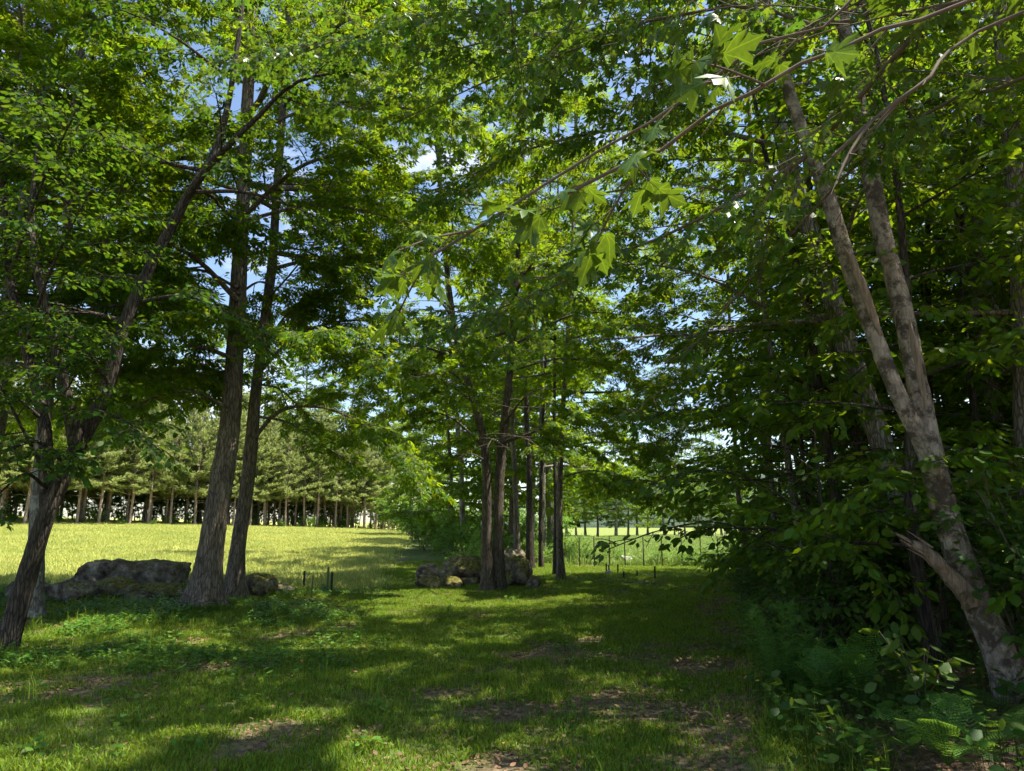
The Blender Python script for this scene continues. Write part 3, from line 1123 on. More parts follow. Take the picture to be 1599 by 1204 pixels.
tp = pix_path([(372, 855, d), (384, 770, d), (394, 680, d), (402, 590, d + .1), (424, 420, d + .2), (432, 300, d + .3), (445, 120, d + .4), (452, -60, d + .6), (460, -500, d + .9)], b)
exl = [(pix_path([(392, 690, d), (440, 640, d - .4), (520, 640, d - .9), (600, 690, d - 1.2), (640, 735, d - 1.4)]), 0.05),
       (pix_path([(396, 650, d), (450, 660, d - .1), (510, 700, d - .2), (560, 730, d - .3)]), 0.035),
       (pix_path([(405, 580, d), (470, 520, d + .4), (560, 500, d + .6), (660, 520, d + .8)]), 0.05),
       (pix_path([(400, 600, d), (440, 610, d + .7), (500, 670, d + 1.5)]), 0.03),
       (pix_path([(424, 420, d), (520, 400, d + .2), (620, 420, d + .3)]), 0.05),
       (pix_path([(405, 570, d), (440, 500, d + .5), (490, 460, d + .9), (540, 470, d + 1.2)]), 0.03),
       (pix_path([(415, 470, d), (460, 420, d - .5), (520, 340, d - .9)]), 0.03)]
make_tree('maple_tree', 'slimmer maple close behind the thickest trunk, its right side sunlit', tp, [px_r(q, d) for q in (36, 27, 25, 23, 20, 18, 16, 13, 9, 3)], 14,
          cb=0.30, nl=19, keep=0.85, L=(4.6, 2.0), el=(0.15, 0.85), thin=False, extra=exl, flare=0.7, sides=24, step=0.1, lump=0.05, size=0.15)

# trees left of the frame whose crowns reach into the picture
for k, (lab, x_, y_, h_, r_) in enumerate((('tall maple at the left frame edge behind the dark leaning tree', -9.6, 12.2, 13.0, .16),
                                           ('far left maple whose boughs fill the upper left corner', -10.8, 14.6, 12.0, .15),
                                           ('maple standing in the hay field margin behind the long boulder', -12.6, 17.5, 14.0, .17))):
    b = g(x_, y_)
    tp = np.array([b, b + [.05, 0, h_ * .25], b + [.15, .05, h_ * .5], b + [.2, .1, h_ * .75], b + [.25, .1, h_]])
    make_tree('maple_tree', lab, tp, [r_ * 1.2, r_, r_ * .75, r_ * .5, .02], 120 + k, bark='bark_grey', cb=.32, nl=22, L=(4.0, 2.0), el=(0.1, .8), size=.15, sides=14, step=.2, flare=.3, twigs=False, thin=False)

# central clump
b = G(764, 922)
d = b[1]
tp = pix_path([(760, 850, d), (760, 790, d), (758, 712, d), (744, 638, d), (724, 577, d + .1), (705, 480, d + .2), (690, 330, d + .4), (680, 150, d + .6), (670, -100, d + .9)], b)
st = [(pix_path([(779, 926, d + .15), (778, 840, d + .1), (780, 750, d + .1), (788, 660, d + .1), (798, 560, d + .2), (806, 430, d + .3), (815, 280, d + .4), (820, 60, d + .5), (822, -150, d + .6)]), [px_r(q, d) for q in (26, 19, 18, 16, 13, 11, 9, 6, 3)])]
exl = [(pix_path([(790, 690, d), (840, 672, d - .6), (920, 640, d - 1.2), (1000, 640, d - 1.6)]), 0.035),
       (pix_path([(757, 700, d), (700, 650, d - .8), (620, 640, d - 1.4)]), 0.035),
       (pix_path([(788, 660, d), (820, 620, d - 1.2), (860, 600, d - 2.2)]), 0.035),
       (pix_path([(745, 640, d), (720, 600, d - 1.2), (690, 600, d - 2.2)]), 0.03),
       (pix_path([(778, 700, d), (770, 685, d - 1.5), (760, 700, d - 2.6)]), 0.025, {'sec_len': 1.5, 'start': .35}),
       (pix_path([(760, 720, d), (730, 708, d - 1.2), (690, 725, d - 2.2)]), 0.025, {'sec_len': 1.4, 'start': .35}),
       (pix_path([(785, 690, d), (815, 682, d - 1.4), (850, 705, d - 2.4)]), 0.025, {'sec_len': 1.5, 'start': .35}),
       (pix_path([(800, 560, d), (790, 540, d - 1.5), (780, 550, d - 2.8)]), 0.025, {'sec_len': 1.6, 'start': .3}),
       (pix_path([(735, 610, d), (700, 580, d - 1.6), (650, 590, d - 2.8)]), 0.025, {'sec_len': 1.6, 'start': .3}),
       (pix_path([(705, 480, d), (620, 430, d - .5), (540, 430, d - .9), (460, 480, d - 1.2)]), 0.035, {'sec_len': 2.2}),
       (pix_path([(690, 330, d), (600, 290, d - .4), (500, 310, d - .8)]), 0.035, {'sec_len': 2.2}),
       (pix_path([(720, 560, d), (640, 540, d + .5), (570, 570, d + .9), (500, 610, d + 1.2)]), 0.035, {'sec_len': 2.0}),
       (pix_path([(815, 280, d), (900, 290, d - .5), (1000, 340, d - .9)]), 0.035, {'sec_len': 2.2}),
       (pix_path([(800, 540, d), (900, 490, d - .4), (1000, 500, d - .8), (1080, 550, d - 1)]), 0.035, {'sec_len': 2.2}),
       (pix_path([(806, 430, d), (920, 390, d + .6), (1040, 410, d + 1)]), 0.035, {'sec_len': 2.2}),
       (pix_path([(742, 630, d), (680, 590, d + .8), (610, 600, d + 1.4), (560, 640, d + 1.8)]), 0.03, {'sec_len': 1.8}),
       (pix_path([(796, 580, d), (880, 560, d + .8), (970, 580, d + 1.4), (1050, 630, d + 1.8)]), 0.03, {'sec_len': 2.0}),
       (pix_path([(700, 420, d), (640, 380, d + .8), (560, 390, d + 1.4)]), 0.03, {'sec_len': 2.0})]
make_tree('maple_tree', 'double-stemmed maple growing against the central rock pile', tp, [px_r(q, d) for q in (28, 18, 17, 16, 14, 13, 11, 8, 5, 2.5)], 15,
          bark='bark_flaky', cb=0.32, nl=22, L=(3.9, 1.7), el=(0.05, 0.8), stems=st, extra=exl, size=0.14, flare=0.6, sides=20)

clump = [
    # label, path (px,py) from base up, width px, extra
    ('forked young maple standing behind the left part of the rock pile', [(724, 872), (722, 800), (720, 740), (712, 640), (700, 480), (690, 300), (684, 60)], 11, 'bark_grey'),
    ('slightly bowed trunk just right of the double stem', [(808, 884), (806, 800), (803, 720), (800, 660), (806, 480), (812, 300), (815, 60)], 11, 'bark_maple'),
    ('broad dark trunk wrapped in green at the middle of the clump', [(828, 888), (827, 800), (826, 720), (822, 640), (824, 480), (830, 300), (832, 60)], 13, 'bark_dark'),
    ('thinnest pole of a tree in the central clump', [(845, 886), (844, 800), (846, 720), (850, 600), (856, 450), (860, 260), (862, 60)], 7, 'bark_dark'),
    ('dark slim trunk close behind the rightmost clump trunk', [(868, 898), (868, 800), (866, 700), (866, 600), (868, 450), (872, 250), (874, 40)], 8, 'bark_dark'),
    ('rightmost trunk of the central clump, with a bulging foot', [(876, 906), (874, 850), (874, 760), (878, 660), (884, 560), (892, 420), (898, 240), (900, 20)], 12.5, 'bark_maple'),
]
for k, (lab, path, wpx, bk) in enumerate(clump):
    b = G(*path[0])
    d = b[1]
    tp = pix_path([(x_, y_, d + .1 * j) for j, (x_, y_) in enumerate(path[1:])], b)
    n = len(tp)
    ex = []
    if k == 5:
        ex = [(pix_path([(876, 700, d), (940, 690, d - .5), (1010, 700, d - .9), (1060, 730, d - 1.2)]), 0.035),
              (pix_path([(876, 745, d), (930, 735, d - .2), (990, 760, d - .5), (1040, 790, d - .7)]), 0.03),
              (pix_path([(878, 660, d), (950, 640, d + .3), (1040, 650, d + .6)]), 0.035),
              (pix_path([(876, 720, d), (900, 730, d + .8), (940, 770, d + 1.5)]), 0.025)]
    make_tree('clump_tree', lab, tp, [px_r(wpx * (1.45 if q == 0 else 1.05 - 0.8 * q / n), d) for q in range(n)], 20 + k, bark=bk,
              cb=0.29, nl=15, L=(3.3, 1.5), el=(0.0, 0.8), extra=ex, size=0.15, sides=14, step=0.2, flare=0.3, twigs=False)

# pale leaning tree, right foreground, with second stem and broken stub
b = G(1588, 1092)
d = b[1]
tp = pix_path([(1556, 1010, d), (1515, 915, d + .05), (1482, 820, d + .1), (1455, 715, d + .15), (1432, 600, d + .2), (1408, 480, d + .25), (1375, 350, d + .3), (1345, 190, d + .35), (1318, 40, d + .4), (1290, -150, d + .5), (1255, -450, d + .6), (1230, -900, d + .8)], b)
tr = [px_r(q, d) for q in (60, 50, 48, 46, 47, 39, 37, 35, 33, 29, 25, 17, 6)]
st = [(pix_path([(1470, 760, d + .1), (1440, 690, d + .1), (1395, 600, d + .1), (1335, 440, d + .1), (1290, 300, d + .1), (1240, 170, d + .2), (1205, 40, d + .2), (1170, -120, d + .3), (1120, -400, d + .5)]), [px_r(q, d) for q in (26, 31, 29, 30, 29, 26, 22, 15, 5)])]
RT = make_tree('leaning_maple', 'pale leaning two-stemmed trunk in the right foreground', tp, tr, 31, bark='bark_pale', leaf='maple', cb=0.48, nl=11, L=(3.2, 1.8), el=(0.2, 0.8),
               stems=st, keep=0.75, size=0.13, sides=28, step=0.08, lump=0.06, flare=0.5, limb_r=0.2)
B = Acc()
sp_ = pix_path([(1520, 940, d - .02), (1480, 895, d - .05), (1445, 862, d - .08), (1422, 848, d - .1)]) - b
rg = np.random.default_rng(4)
V, F = tube(spline(sp_, 16), np.interp(np.linspace(0, 1, 16), [0, .6, .9, 1], [.095, .058, .045, .03]), 12, 1 + 0.12 * rg.standard_normal((16, 12)))
B.add(V, F)
tipp = spline(sp_, 16)[-2]
axs = unit(sp_[-1] - sp_[-2])
for q in range(16):                           # splinters at the break
    o_ = rg.normal(0, .028, 3)
    V, F = prisms((tipp + o_ - axs * .10)[None], (tipp + o_ * 1.15 + axs * rg.uniform(.04, .20))[None], rg.uniform(.008, .016), .002)
    B.add(V, F, 0, smooth=False)
s_ = part("broken_stub", B.mesh("broken_stub", [M['bare_wood']]), RT)
s_["label"] = "splintered bare stub of a broken limb"
# strip of bark-less wood on the second stem and on the main stem
for pth, wd in (([(1376, 525, d - .05), (1350, 455, d - .06), (1332, 412, d - .05), (1318, 385, d - .03)], 15), ([(1447, 640, d - .07), (1432, 560, d - .07), (1420, 500, d - .05)], 11)):
    B = Acc()
    q = spline(pix_path(pth) - b, 12)
    V, F = tube(q, px_r(wd, d) * np.sin(np.linspace(0.25, np.pi - 0.2, 12)) + 0.004, 10, 1 + 0.1 * rg.standard_normal((12, 10)))
    B.add(V, F)
    s_ = part("bare_wood_strip", B.mesh("bare_wood_strip", [M['bare_wood']]), RT)

right_trunks = [
    # label, depth, path, width px, bark
    ('thick rough grey trunk behind the pale leaning tree', 9.6, [(1448, 985), (1420, 850), (1385, 720), (1330, 560), (1265, 360), (1225, 230), (1185, 60), (1160, -100), (1120, -420)], 46, 'bark_grey'),
    ('brown trunk running up the right frame edge', 9.0, [(1612, 1020), (1606, 800), (1600, 600), (1586, 330), (1568, 100), (1560, 0), (1548, -200), (1535, -500)], 42, 'bark_maple'),
    ('slender trunk left of the rough grey one, at the wood edge', 12.5, [(1262, 930), (1252, 850), (1238, 770), (1220, 640), (1195, 490), (1180, 340), (1170, 180), (1165, -50)], 15, 'bark_grey'),
    ('thin straight dark pole right of the pale leaning stems', 14, [(1455, 900), (1454, 700), (1450, 500), (1448, 250), (1446, 60), (1444, -150)], 12, 'bark_dark'),
    ('crooked slim trunk bending left near the right edge', 11, [(1640, 930), (1600, 640), (1548, 470), (1522, 320), (1530, 180), (1540, 30), (1545, -150)], 17, 'bark_grey'),
    ('dim trunk hugging the left side of the rough grey trunk', 12, [(1372, 930), (1350, 740), (1318, 600), (1290, 480), (1270, 360), (1255, 200), (1240, 0)], 22, 'bark_dark'),
    ('thin trunk at the far corner of the wood beside the field gap', 21, [(1166, 895), (1160, 830), (1150, 740), (1146, 640), (1140, 520), (1135, 380), (1130, 200)], 9, 'bark_maple'),
    ('second thin trunk at the far corner of the wood', 18, [(1215, 905), (1208, 800), (1202, 700), (1198, 560), (1192, 420), (1188, 240)], 10, 'bark_grey'),
]
for k, (lab, d, path, wpx, bk) in enumerate(right_trunks):
    q = P(path[0][0], path[0][1], d)
    b = g(q[0], q[1])
    tp = np.vstack([b, pix_path([(x_, y_, d + .08 * j) for j, (x_, y_) in enumerate(path[1:])])])
    n = len(tp)
    ex = {0: [(pix_path([(1225, 230, d), (1050, 195, d - .1), (850, 225, d - .3), (700, 290, d - .4)]), 0.04, {'sec_len': 1.9}),
              (pix_path([(1200, 120, d), (1000, 55, d), (780, 60, d + .3), (600, 120, d + .6)]), 0.04, {'sec_len': 1.9})],
          2: [(pix_path([(1195, 480, d), (1080, 425, d - .3), (950, 415, d - .6), (820, 465, d - .8)]), 0.03, {'sec_len': 1.9}),
              (pix_path([(1182, 350, d), (1020, 295, d - .2), (880, 320, d - .4), (760, 380, d - .6)]), 0.03, {'sec_len': 2.0}),
              (pix_path([(1215, 610, d), (1130, 580, d - .4), (1050, 600, d - .8), (980, 650, d - 1)]), 0.025, {'sec_len': 1.4})],
          7: [(pix_path([(1198, 600, d), (1120, 570, d), (1040, 590, d - .2)]), 0.025, {'sec_len': 1.6}),
              (pix_path([(1194, 460, d), (1080, 430, d), (980, 460, d - .2)]), 0.025, {'sec_len': 1.8}),
              (pix_path([(1200, 680, d), (1130, 650, d), (1060, 670, d - .2), (1010, 710, d - .3)]), 0.025, {'sec_len': 1.4})]}.get(k, [])
    make_tree('woodland_tree', lab, tp, [px_r(wpx * (1.25 if j == 0 else 1.05 - 0.65 * j / n), d) for j in range(n)], 40 + k, bark=bk, leaf='wood_leaf', extra=ex,
              cb=0.27, nl=12 if k in (0, 1, 6) else 14, L=(3.1, 1.7), el=(0.05, 0.7), size=0.14, sides=16, step=0.15, flare=0.3, limb_r=0.25, twigs=False, keep=0.7)

# maple whose trunk stands right of the camera and whose limbs cross the top of the picture
b = g(3.3, 0.7)
tp = np.array([b, b + [0.0, 0.1, 2], b + [-0.1, 0.2, 4], b + [-0.15, 0.3, 6], b + [-0.2, 0.35, 9], b + [-0.1, 0.4, 12]])
near_limbs = [
    ([(3.2, 0.9, 3.6), P(1640, -60, 3.2), P(1480, 0, 4.0), P(1330, 150, 4.9), P(1230, 245, 5.6), P(1050, 350, 6.6), P(985, 385, 7.0), P(890, 437, 7.7), P(780, 480, 8.4), P(650, 530, 9.2)], 0.026, {'sec_sp': 0.30, 'sec_len': 1.5, 'start': 0.25}),
    ([(3.2, 0.9, 4.2), P(1650, -250, 3.6), P(1340, 20, 5.0), P(1100, 10, 6.2), P(850, 90, 7.4), P(600, 200, 8.8)], 0.028, {'sec_sp': 0.24, 'sec_len': 2.0, 'start': 0.15, 'tw_sp': .14}),
    ([(3.2, 0.9, 4.9), P(1500, -300, 4.2), P(1150, -60, 5.8), P(860, 20, 7.4), P(560, 60, 9.0), P(380, 110, 10.2)], 0.03, {'sec_sp': 0.24, 'sec_len': 2.3, 'start': 0.2, 'tw_sp': .14}),
    ([(3.1, 0.9, 5.4), P(1300, -400, 3.6), P(950, -200, 4.8), P(600, -100, 6.0), P(300, -60, 7.4)], 0.045, {'sec_sp': 0.36, 'sec_len': 2.2, 'start': 0.3}),
    ([(3.2, 0.9, 3.5), P(1620, -40, 1.9), P(1250, 90, 2.0), P(1080, 190, 2.1), P(940, 262, 2.2), P(880, 305, 2.25)], 0.007, {'sec_sp': 0.6, 'sec_len': 0.2, 'start': 0.74, 'tw_sp': .34, 'tw_len': .2}),
    ([(3.2, 0.9, 3.3), P(1620, 20, 2.2), P(1440, 120, 2.2), P(1350, 190, 2.25), P(1300, 245, 2.3)], 0.007, {'sec_sp': 0.9, 'sec_len': 0.15, 'start': 0.8, 'tw_sp': .5, 'tw_len': .16}),
    ([(3.2, 0.9, 3.9), P(1500, -140, 2.4), P(1200, 40, 2.5), P(900, 240, 2.8), P(760, 335, 2.9), P(640, 420, 3.0)], 0.006, {'sec_sp': 0.9, 'sec_len': 0.12, 'start': 0.92, 'tw_sp': .5, 'tw_len': .16}),
    ([(3.2, 0.9, 3.4), P(1640, 120, 4.2), P(1420, 200, 5.4), P(1250, 360, 6.4), P(1120, 500, 7.4), P(1060, 560, 8.0)], 0.02, {'sec_sp': 0.4, 'sec_len': 1.0, 'start': 0.4}),
]
NEAR = dict(tp=tp, tr=[.2, .17, .15, .12, .08, .03], limbs=near_limbs)


def near_maple():
    rng = np.random.default_rng(91)
    root = thing('near_maple', 'maple beside the viewpoint whose big-leaved boughs hang across the top of the picture', 'tree', NEAR['tp'][0])
    base = NEAR['tp'][0]
    A = Acc()
    (V, F), p, r, u = trunk_geo(NEAR['tp'] - base, NEAR['tr'], rng)
    A.add(V, F)
    part("trunk", A.mesh("trunk", [M['bark_grey']]), root)
    fol = Foliage()
    limbs = []
    for pts, r0, o in NEAR['limbs']:
        B = Acc()
        q = spline(np.array(pts) - base, 22)
        q[2:-1] += np.cumsum(rng.normal(0, .022, (19, 3)), 0) * np.sin(np.linspace(.2, np.pi - .1, 19))[:, None] + rng.normal(0, .012, (19, 3))
        branch_out(q, r0, rng, B, fol, o['sec_sp'], o.get('tw_sp', 0.17), o.get('tw_len', 0.42), start=o['start'], sec_len=o['sec_len'])
        limbs.append((spline(np.array(pts) - base, 60), part("limb", B.mesh("limb", [M['twig']]), root)))
    W = Acc()
    for i in range(3):                       # crown above, out of the picture, that shades the lawn
        limb = curve_limb(p[int(len(p) * (0.45 + 0.5 * i / 12))], i * 2.4, 0.4 + 0.4 * i / 12, 3.6 - 0.12 * i, rng)
        branch_out(limb, 0.05, rng, W, fol, 0.42, 0.2, 0.5)
    pos, dr, nrm, sz = leaves_from(fol, rng, 0.095, 0.108, 0.5, 0.36)
    q = open_canopy(pos + base)
    pos, dr, nrm, sz = pos[q], dr[q], nrm[q], sz[q]
    s = np.array(fol.s)
    W.add(*prisms(s, s + np.array(fol.d) * np.array(fol.l)[:, None], 0.004, 0.0018), 0)
    # the leaves that show largest become single parts
    wp = pos + base
    rel = wp - CAM
    zc = rel @ FWD
    xc = rel @ RGT / np.maximum(zc, .01) * F_PX + CX
    yc = CY - rel @ UPV / np.maximum(zc, .01) * F_PX
    inside = (zc > 0.5) & (xc > -20) & (xc < 1620) & (yc > -20) & (yc < 1220)
    # keep the air right before the lens clear
    clear = (zc > 1.75) | ~inside
    score = np.where(inside & clear, zc, 1e9)
    order = np.argsort(score)[:300]
    single = np.zeros(len(pos), bool)
    single[order] = True
    rest = ~single & clear
    V, F = leaf_geo(pos[rest], dr[rest], nrm[rest], sz[rest], 'maple')
    W.add(V, F, 1, smooth=False)
    c = part("crown", W.mesh("crown", [M['twig'], M['maple_near']]), root)
    c["kind"] = "stuff"
    protos = []
    for k in range(6):
        T, F = LEAF['maple']
        T = T.copy()
        T[:, 2] += 0.15 * rng.normal() * T[:, 1] + 0.2 * rng.normal() * T[:, 0] ** 2 - abs(rng.normal(0, .25)) * np.abs(T[:, 1]) + rng.normal(0, 0.025, len(T))
        T[:, :2] *= 1 + rng.normal(0, .06, (len(T), 2))
        pet = prisms(np.array([[-0.45, 0, 0.08]]), np.array([[0.02, 0, 0.05]]), 0.012, 0.010)
        Q = Acc()
        Q.add(T, F, 0, smooth=True)
        Q.add(pet[0], pet[1], 1)
        protos.append(Q.mesh("leaf", [M['maple_single'], M['twig']]))
    from mathutils import Matrix
    for q in order:
        x_ = unit(dr[q])
        y_ = unit(np.cross(nrm[q], x_))
        z_ = np.cross(x_, y_)
        lb = min(limbs, key=lambda w_: float(((w_[0] - pos[q]) ** 2).sum(1).min()))[1]
        o = obj("leaf", protos[int(rng.integers(6))], lb)
        m = Matrix((tuple(x_ * sz[q]) + (pos[q][0],), tuple(y_ * sz[q]) + (pos[q][1],), tuple(z_ * sz[q]) + (pos[q][2],), (0, 0, 0, 1)))
        m3 = np.stack([x_, y_, z_], 1) * sz[q]
        mm = Matrix.Identity(4)
        for a in range(3):
            for c2 in range(3):
                mm[a][c2] = m3[a, c2]
            mm[a][3] = pos[q][a]
        o.matrix_local = mm
    return root


near_maple()

# ------------------------------------------------------------------ wood on the right: copies of a few trees


def proto_tree(name, label, group, h, r, seed, **kw):
    rng = np.random.default_rng(seed)
    n = 7
    zz = np.linspace(0, h, n)
    tp = np.c_[np.cumsum(rng.normal(0, 0.12, n)) * (zz / h + .2), np.cumsum(rng.normal(0, 0.12, n)) * (zz / h + .2), zz]
    tp[0] = 0
    return make_tree(name, label, tp, np.interp(np.linspace(0, 1, n), [0, .1, 1], [r * 1.2, r, 0.015]), seed, hero=False, group=group, **kw)


gw = 'trees standing in the right-hand wood'
W_P = [proto_tree('woodland_tree', 'tall slim tree in the shady right-hand wood', gw, 11.5, 0.10, 61, bark='bark_dark', leaf='wood_leaf', cb=0.22, nl=24, L=(2.5, 1.5), el=(0.05, 0.7), size=0.14, sides=10, step=0.35, shape='oval', twigs=False, ls=0.075, sec_sp=.32, tw_sp=.13),
       proto_tree('woodland_tree', 'tallest kind of grey-barked tree inside the right-hand wood', gw, 14, 0.14, 62, bark='bark_grey', leaf='wood_leaf', cb=0.25, nl=26, L=(2.9, 1.6), el=(0.1, 0.8), size=0.14, sides=10, step=0.35, shape='oval', twigs=False, ls=0.075, sec_sp=.32, tw_sp=.13),
       proto_tree('woodland_tree', 'mid-height slim tree in the right-hand wood', gw, 9, 0.07, 63, bark='bark_dark', leaf='wood_leaf', cb=0.14, nl=22, L=(2.0, 1.2), el=(0.0, 0.6), size=0.13, sides=8, step=0.35, shape='oval', twigs=False, ls=0.075, sec_sp=.3, tw_sp=.13),
       proto_tree('woodland_tree', 'low sapling with leaves almost to the ground in the right-hand wood', gw, 6, 0.045, 64, bark='bark_dark', leaf='wood_leaf', cb=0.12, nl=18, L=(1.5, 0.9), el=(0.0, 0.5), size=0.12, sides=8, step=0.35, shape='oval', twigs=False, ls=0.07, sec_sp=.28, tw_sp=.12)]
rng = np.random.default_rng(5)
spots = []
tries = 0
hero_xy = [(5.3, 7.4), (6.3, 9.6), (6.8, 9.0), (5.4, 12.5), (8.5, 14), (7.0, 12), (6.9, 21), (6.6, 18)]
while len(spots) < 33 and tries < 6000:
    tries += 1
    y_ = rng.uniform(-4, 24.5)
    x_ = float(edge_x(y_)) + 1.2 + abs(rng.normal(0, 1)) * 5.0
    if y_ < 7.0:
        continue
    if x_ > float(edge_x(y_)) + 12 or (y_ < 4 and rng.random() < .5):
        continue
    if abs(x_) < 0.72 * y_ * 0.98 and y_ < 5:
        continue
    if all((x_ - a) ** 2 + (y_ - b_) ** 2 > 1.9 ** 2 for a, b_ in spots) and all((x_ - a) ** 2 + (y_ - b_) ** 2 > 1.1 ** 2 for a, b_ in hero_xy):
        spots.append((x_, y_))
used = [False] * 4
for x_, y_ in spots:
    ed = x_ - float(edge_x(y_))
    k = int(rng.choice([2, 3], p=[.5, .5])) if ed < 2.2 else int(rng.choice(4, p=[.35, .25, .25, .15]))
    rz, sc = rng.uniform(0, 6.28), rng.uniform(0.85, 1.2)
    if not used[k]:
        used[k] = True
        W_P[k].location = tuple(g(x_, y_))
        W_P[k].rotation_euler = (0, 0, rz)
    else:
        dup(W_P[k], g(x_, y_), rz, sc)

for x_, y_ in ((5.5, 5.7), (5.9, 4.5)):  # trees added outside the frame to shade the lower right corner
    dup(W_P[3], g(x_, y_), rng.uniform(0, 6.28), 1.0)
for x_, y_, k in ((8.2, 23.2, 1), (8.0, 21.8, 3)):
    dup(W_P[k], g(x_, y_), rng.uniform(0, 6.28), 1.0)
deep = []
while len(deep) < 13:
    y_ = rng.uniform(8, 24)
    x_ = float(edge_x(y_)) + rng.uniform(4.5, 10)
    if x_ < .85 * y_ + 2 and all((x_ - a) ** 2 + (y_ - b_) ** 2 > 1.4 for a, b_ in spots + deep):
        deep.append((x_, y_))
        dup(W_P[len(deep) % 4], g(x_, y_), rng.uniform(0, 6.28), rng.uniform(.9, 1.15))

# trees behind the clump and along the hedge line
gb = 'trees along the hedge line behind the central clump'
B_P = [proto_tree('hedge_tree', 'tall leafy hedge-line tree behind the central clump', gb, 14.5, 0.16, 71, bark='bark_grey', leaf='maple', cb=0.24, nl=28, L=(3.6, 1.6), el=(0.0, 0.8), size=0.18, sides=10, step=0.4, shape='kite', twigs=False, ls=0.08, sec_sp=.3, tw_sp=.13),
       proto_tree('hedge_tree', 'shorter rounded hedge-line tree behind the central clump', gb, 10.5, 0.12, 72, bark='bark_maple', leaf='maple', cb=0.22, nl=24, L=(3.2, 1.4), el=(0.0, 0.7), size=0.18, sides=10, step=0.4, shape='kite', twigs=False, ls=0.08, sec_sp=.3, tw_sp=.13)]
hs = [(800, 33, 1), (846, 31, 0), (705, 38, 1), (770, 38, 0), (830, 42, 0), (665, 46, 1), (720, 50, 0), (640, 60, 1), (862, 36, 0)]
used = [False, False]
for px, d, k in hs:
    q = P(px, 830, d)
    if not used[k]:
        used[k] = True
        B_P[k].location = tuple(g(q[0], q[1]))
    else:
        dup(B_P[k], g(q[0], q[1]), rng.uniform(0, 6.28), rng.uniform(0.85, 1.15))
# far trees across the right-hand field
gf = 'trees across the far side of the right-hand field'
lab_f = 'distant tree beyond the green crop field'
for j in range(16):
    px = 880 + j * 19 + rng.uniform(-6, 6)
    q = P(px, 830, rng.uniform(92, 130))
    dup(B_P[j % 2], g(q[0], q[1]), rng.uniform(0, 6.28), (rng.uniform(.9, 1.3), rng.uniform(.9, 1.3), rng.uniform(0.85, 1.3)), lab_f, gf).name = 'far_tree'

for px, d, sc in ((225, 82, 1.5), (310, 80, 1.6), (400, 86, 1.7), (470, 92, 1.7), (540, 98, 1.7), (598, 100, 1.8), (640, 96, 1.6)):
    q = P(px, 815, d)
    r_ = dup(B_P[0], g(q[0], q[1]), rng.uniform(0, 6.28), sc * rng.uniform(.9, 1.1), 'tall broad tree rising behind the pine rows', 'broad trees behind the pine rows')
    r_.name = 'backing_tree'

# ------------------------------------------------------------------ pines beyond the hay field


def make_pine(seed, h):
    rng = np.random.default_rng(seed)
    root = thing('pine_tree', 'tall pine with a bare lower trunk at the edge of the hay field', 'tree', (0, 0, 0), 'pines lining the far side of the hay field')
    A = Acc()
    zz = np.linspace(-0.2, h, 9)
    p = np.c_[np.cumsum(rng.normal(0, .04, 9)), np.cumsum(rng.normal(0, .04, 9)), zz]
    A.add(*tube(p, np.linspace(0.13, 0.02, 9), 10))
    part("trunk", A.mesh("trunk", [M['bark_pine']]), root)
    W = Acc()
    pos, dr = [], []
    z = rng.uniform(2.6, 3.6)
    while z < h - 0.2:
        s_ = (z - 3.2) / (h - 3.2)
        c = np.array([np.interp(z, zz, p[:, 0]), np.interp(z, zz, p[:, 1]), z])
        nb = int(rng.integers(4, 8))
        a0 = rng.random() * 6.3
        for k in range(nb):
            Lb = (2.5 * (1 - s_) ** 0.8 + 0.35) * rng.uniform(0.5, 1.3)
            limb = curve_limb(c, a0 + k * 6.283 / nb + rng.normal(0, .2), rng.normal(0.18 + 0.5 * s_, .1), Lb, rng, n=5, droop=-0.3, wig=0.1)
            W.add(*tube(limb, np.linspace(0.03, 0.008, 5), 3), 0)
            nt_ = max(4, int(Lb * 8))
            for q in range(nt_):
                u = 0.28 + 0.72 * (q + rng.random()) / nt_
                f = min(u, .999) * 4
                i_ = int(f)
                pt = limb[i_] + (limb[i_ + 1] - limb[i_]) * (f - i_)
                t = unit(limb[i_ + 1] - limb[i_])
                sd = rotz(t, rng.choice([-1, 1]) * rng.uniform(.3, 1.2))
                off = rng.uniform(0, .55) * Lb * 0.4 * (1.1 - u)
                pt = pt + sd * off
                for m in range(8):
                    pos.append(pt + rng.normal(0, .05, 3))
                    dr.append(unit(sd + rng.normal(0, .45, 3) + np.array([0, 0, .25])))
        z += rng.uniform(.5, .72)
    pos, dr = np.array(pos), np.array(dr)
    nrm = unit(rng.normal(0, 1, pos.shape) * .6 + np.array([0, 0, .9]))
    T = np.array([[0, -.04, 0], [0, .04, 0], [.6, .13, 0], [1, 0, 0], [.6, -.13, 0]])
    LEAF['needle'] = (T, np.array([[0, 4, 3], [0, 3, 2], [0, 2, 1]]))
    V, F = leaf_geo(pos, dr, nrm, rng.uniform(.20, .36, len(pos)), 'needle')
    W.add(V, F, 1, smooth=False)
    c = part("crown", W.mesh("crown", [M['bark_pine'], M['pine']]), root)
    c["kind"] = "stuff"
    for k in range(5):
        zk = rng.uniform(1.2, 3.2)
        a = rng.random() * 6.3
        B = Acc()
        q = np.array([0, 0, zk])
        B.add(*tube(np.array([q, q + np.array([math.cos(a) * .45, math.sin(a) * .45, .05]), q + np.array([math.cos(a) * .9, math.sin(a) * .9, .02])]), [.02, .014, .006], 4))
        part("dead_branch", B.mesh("dead_branch", [M['bark_pine']]), root)
    return root


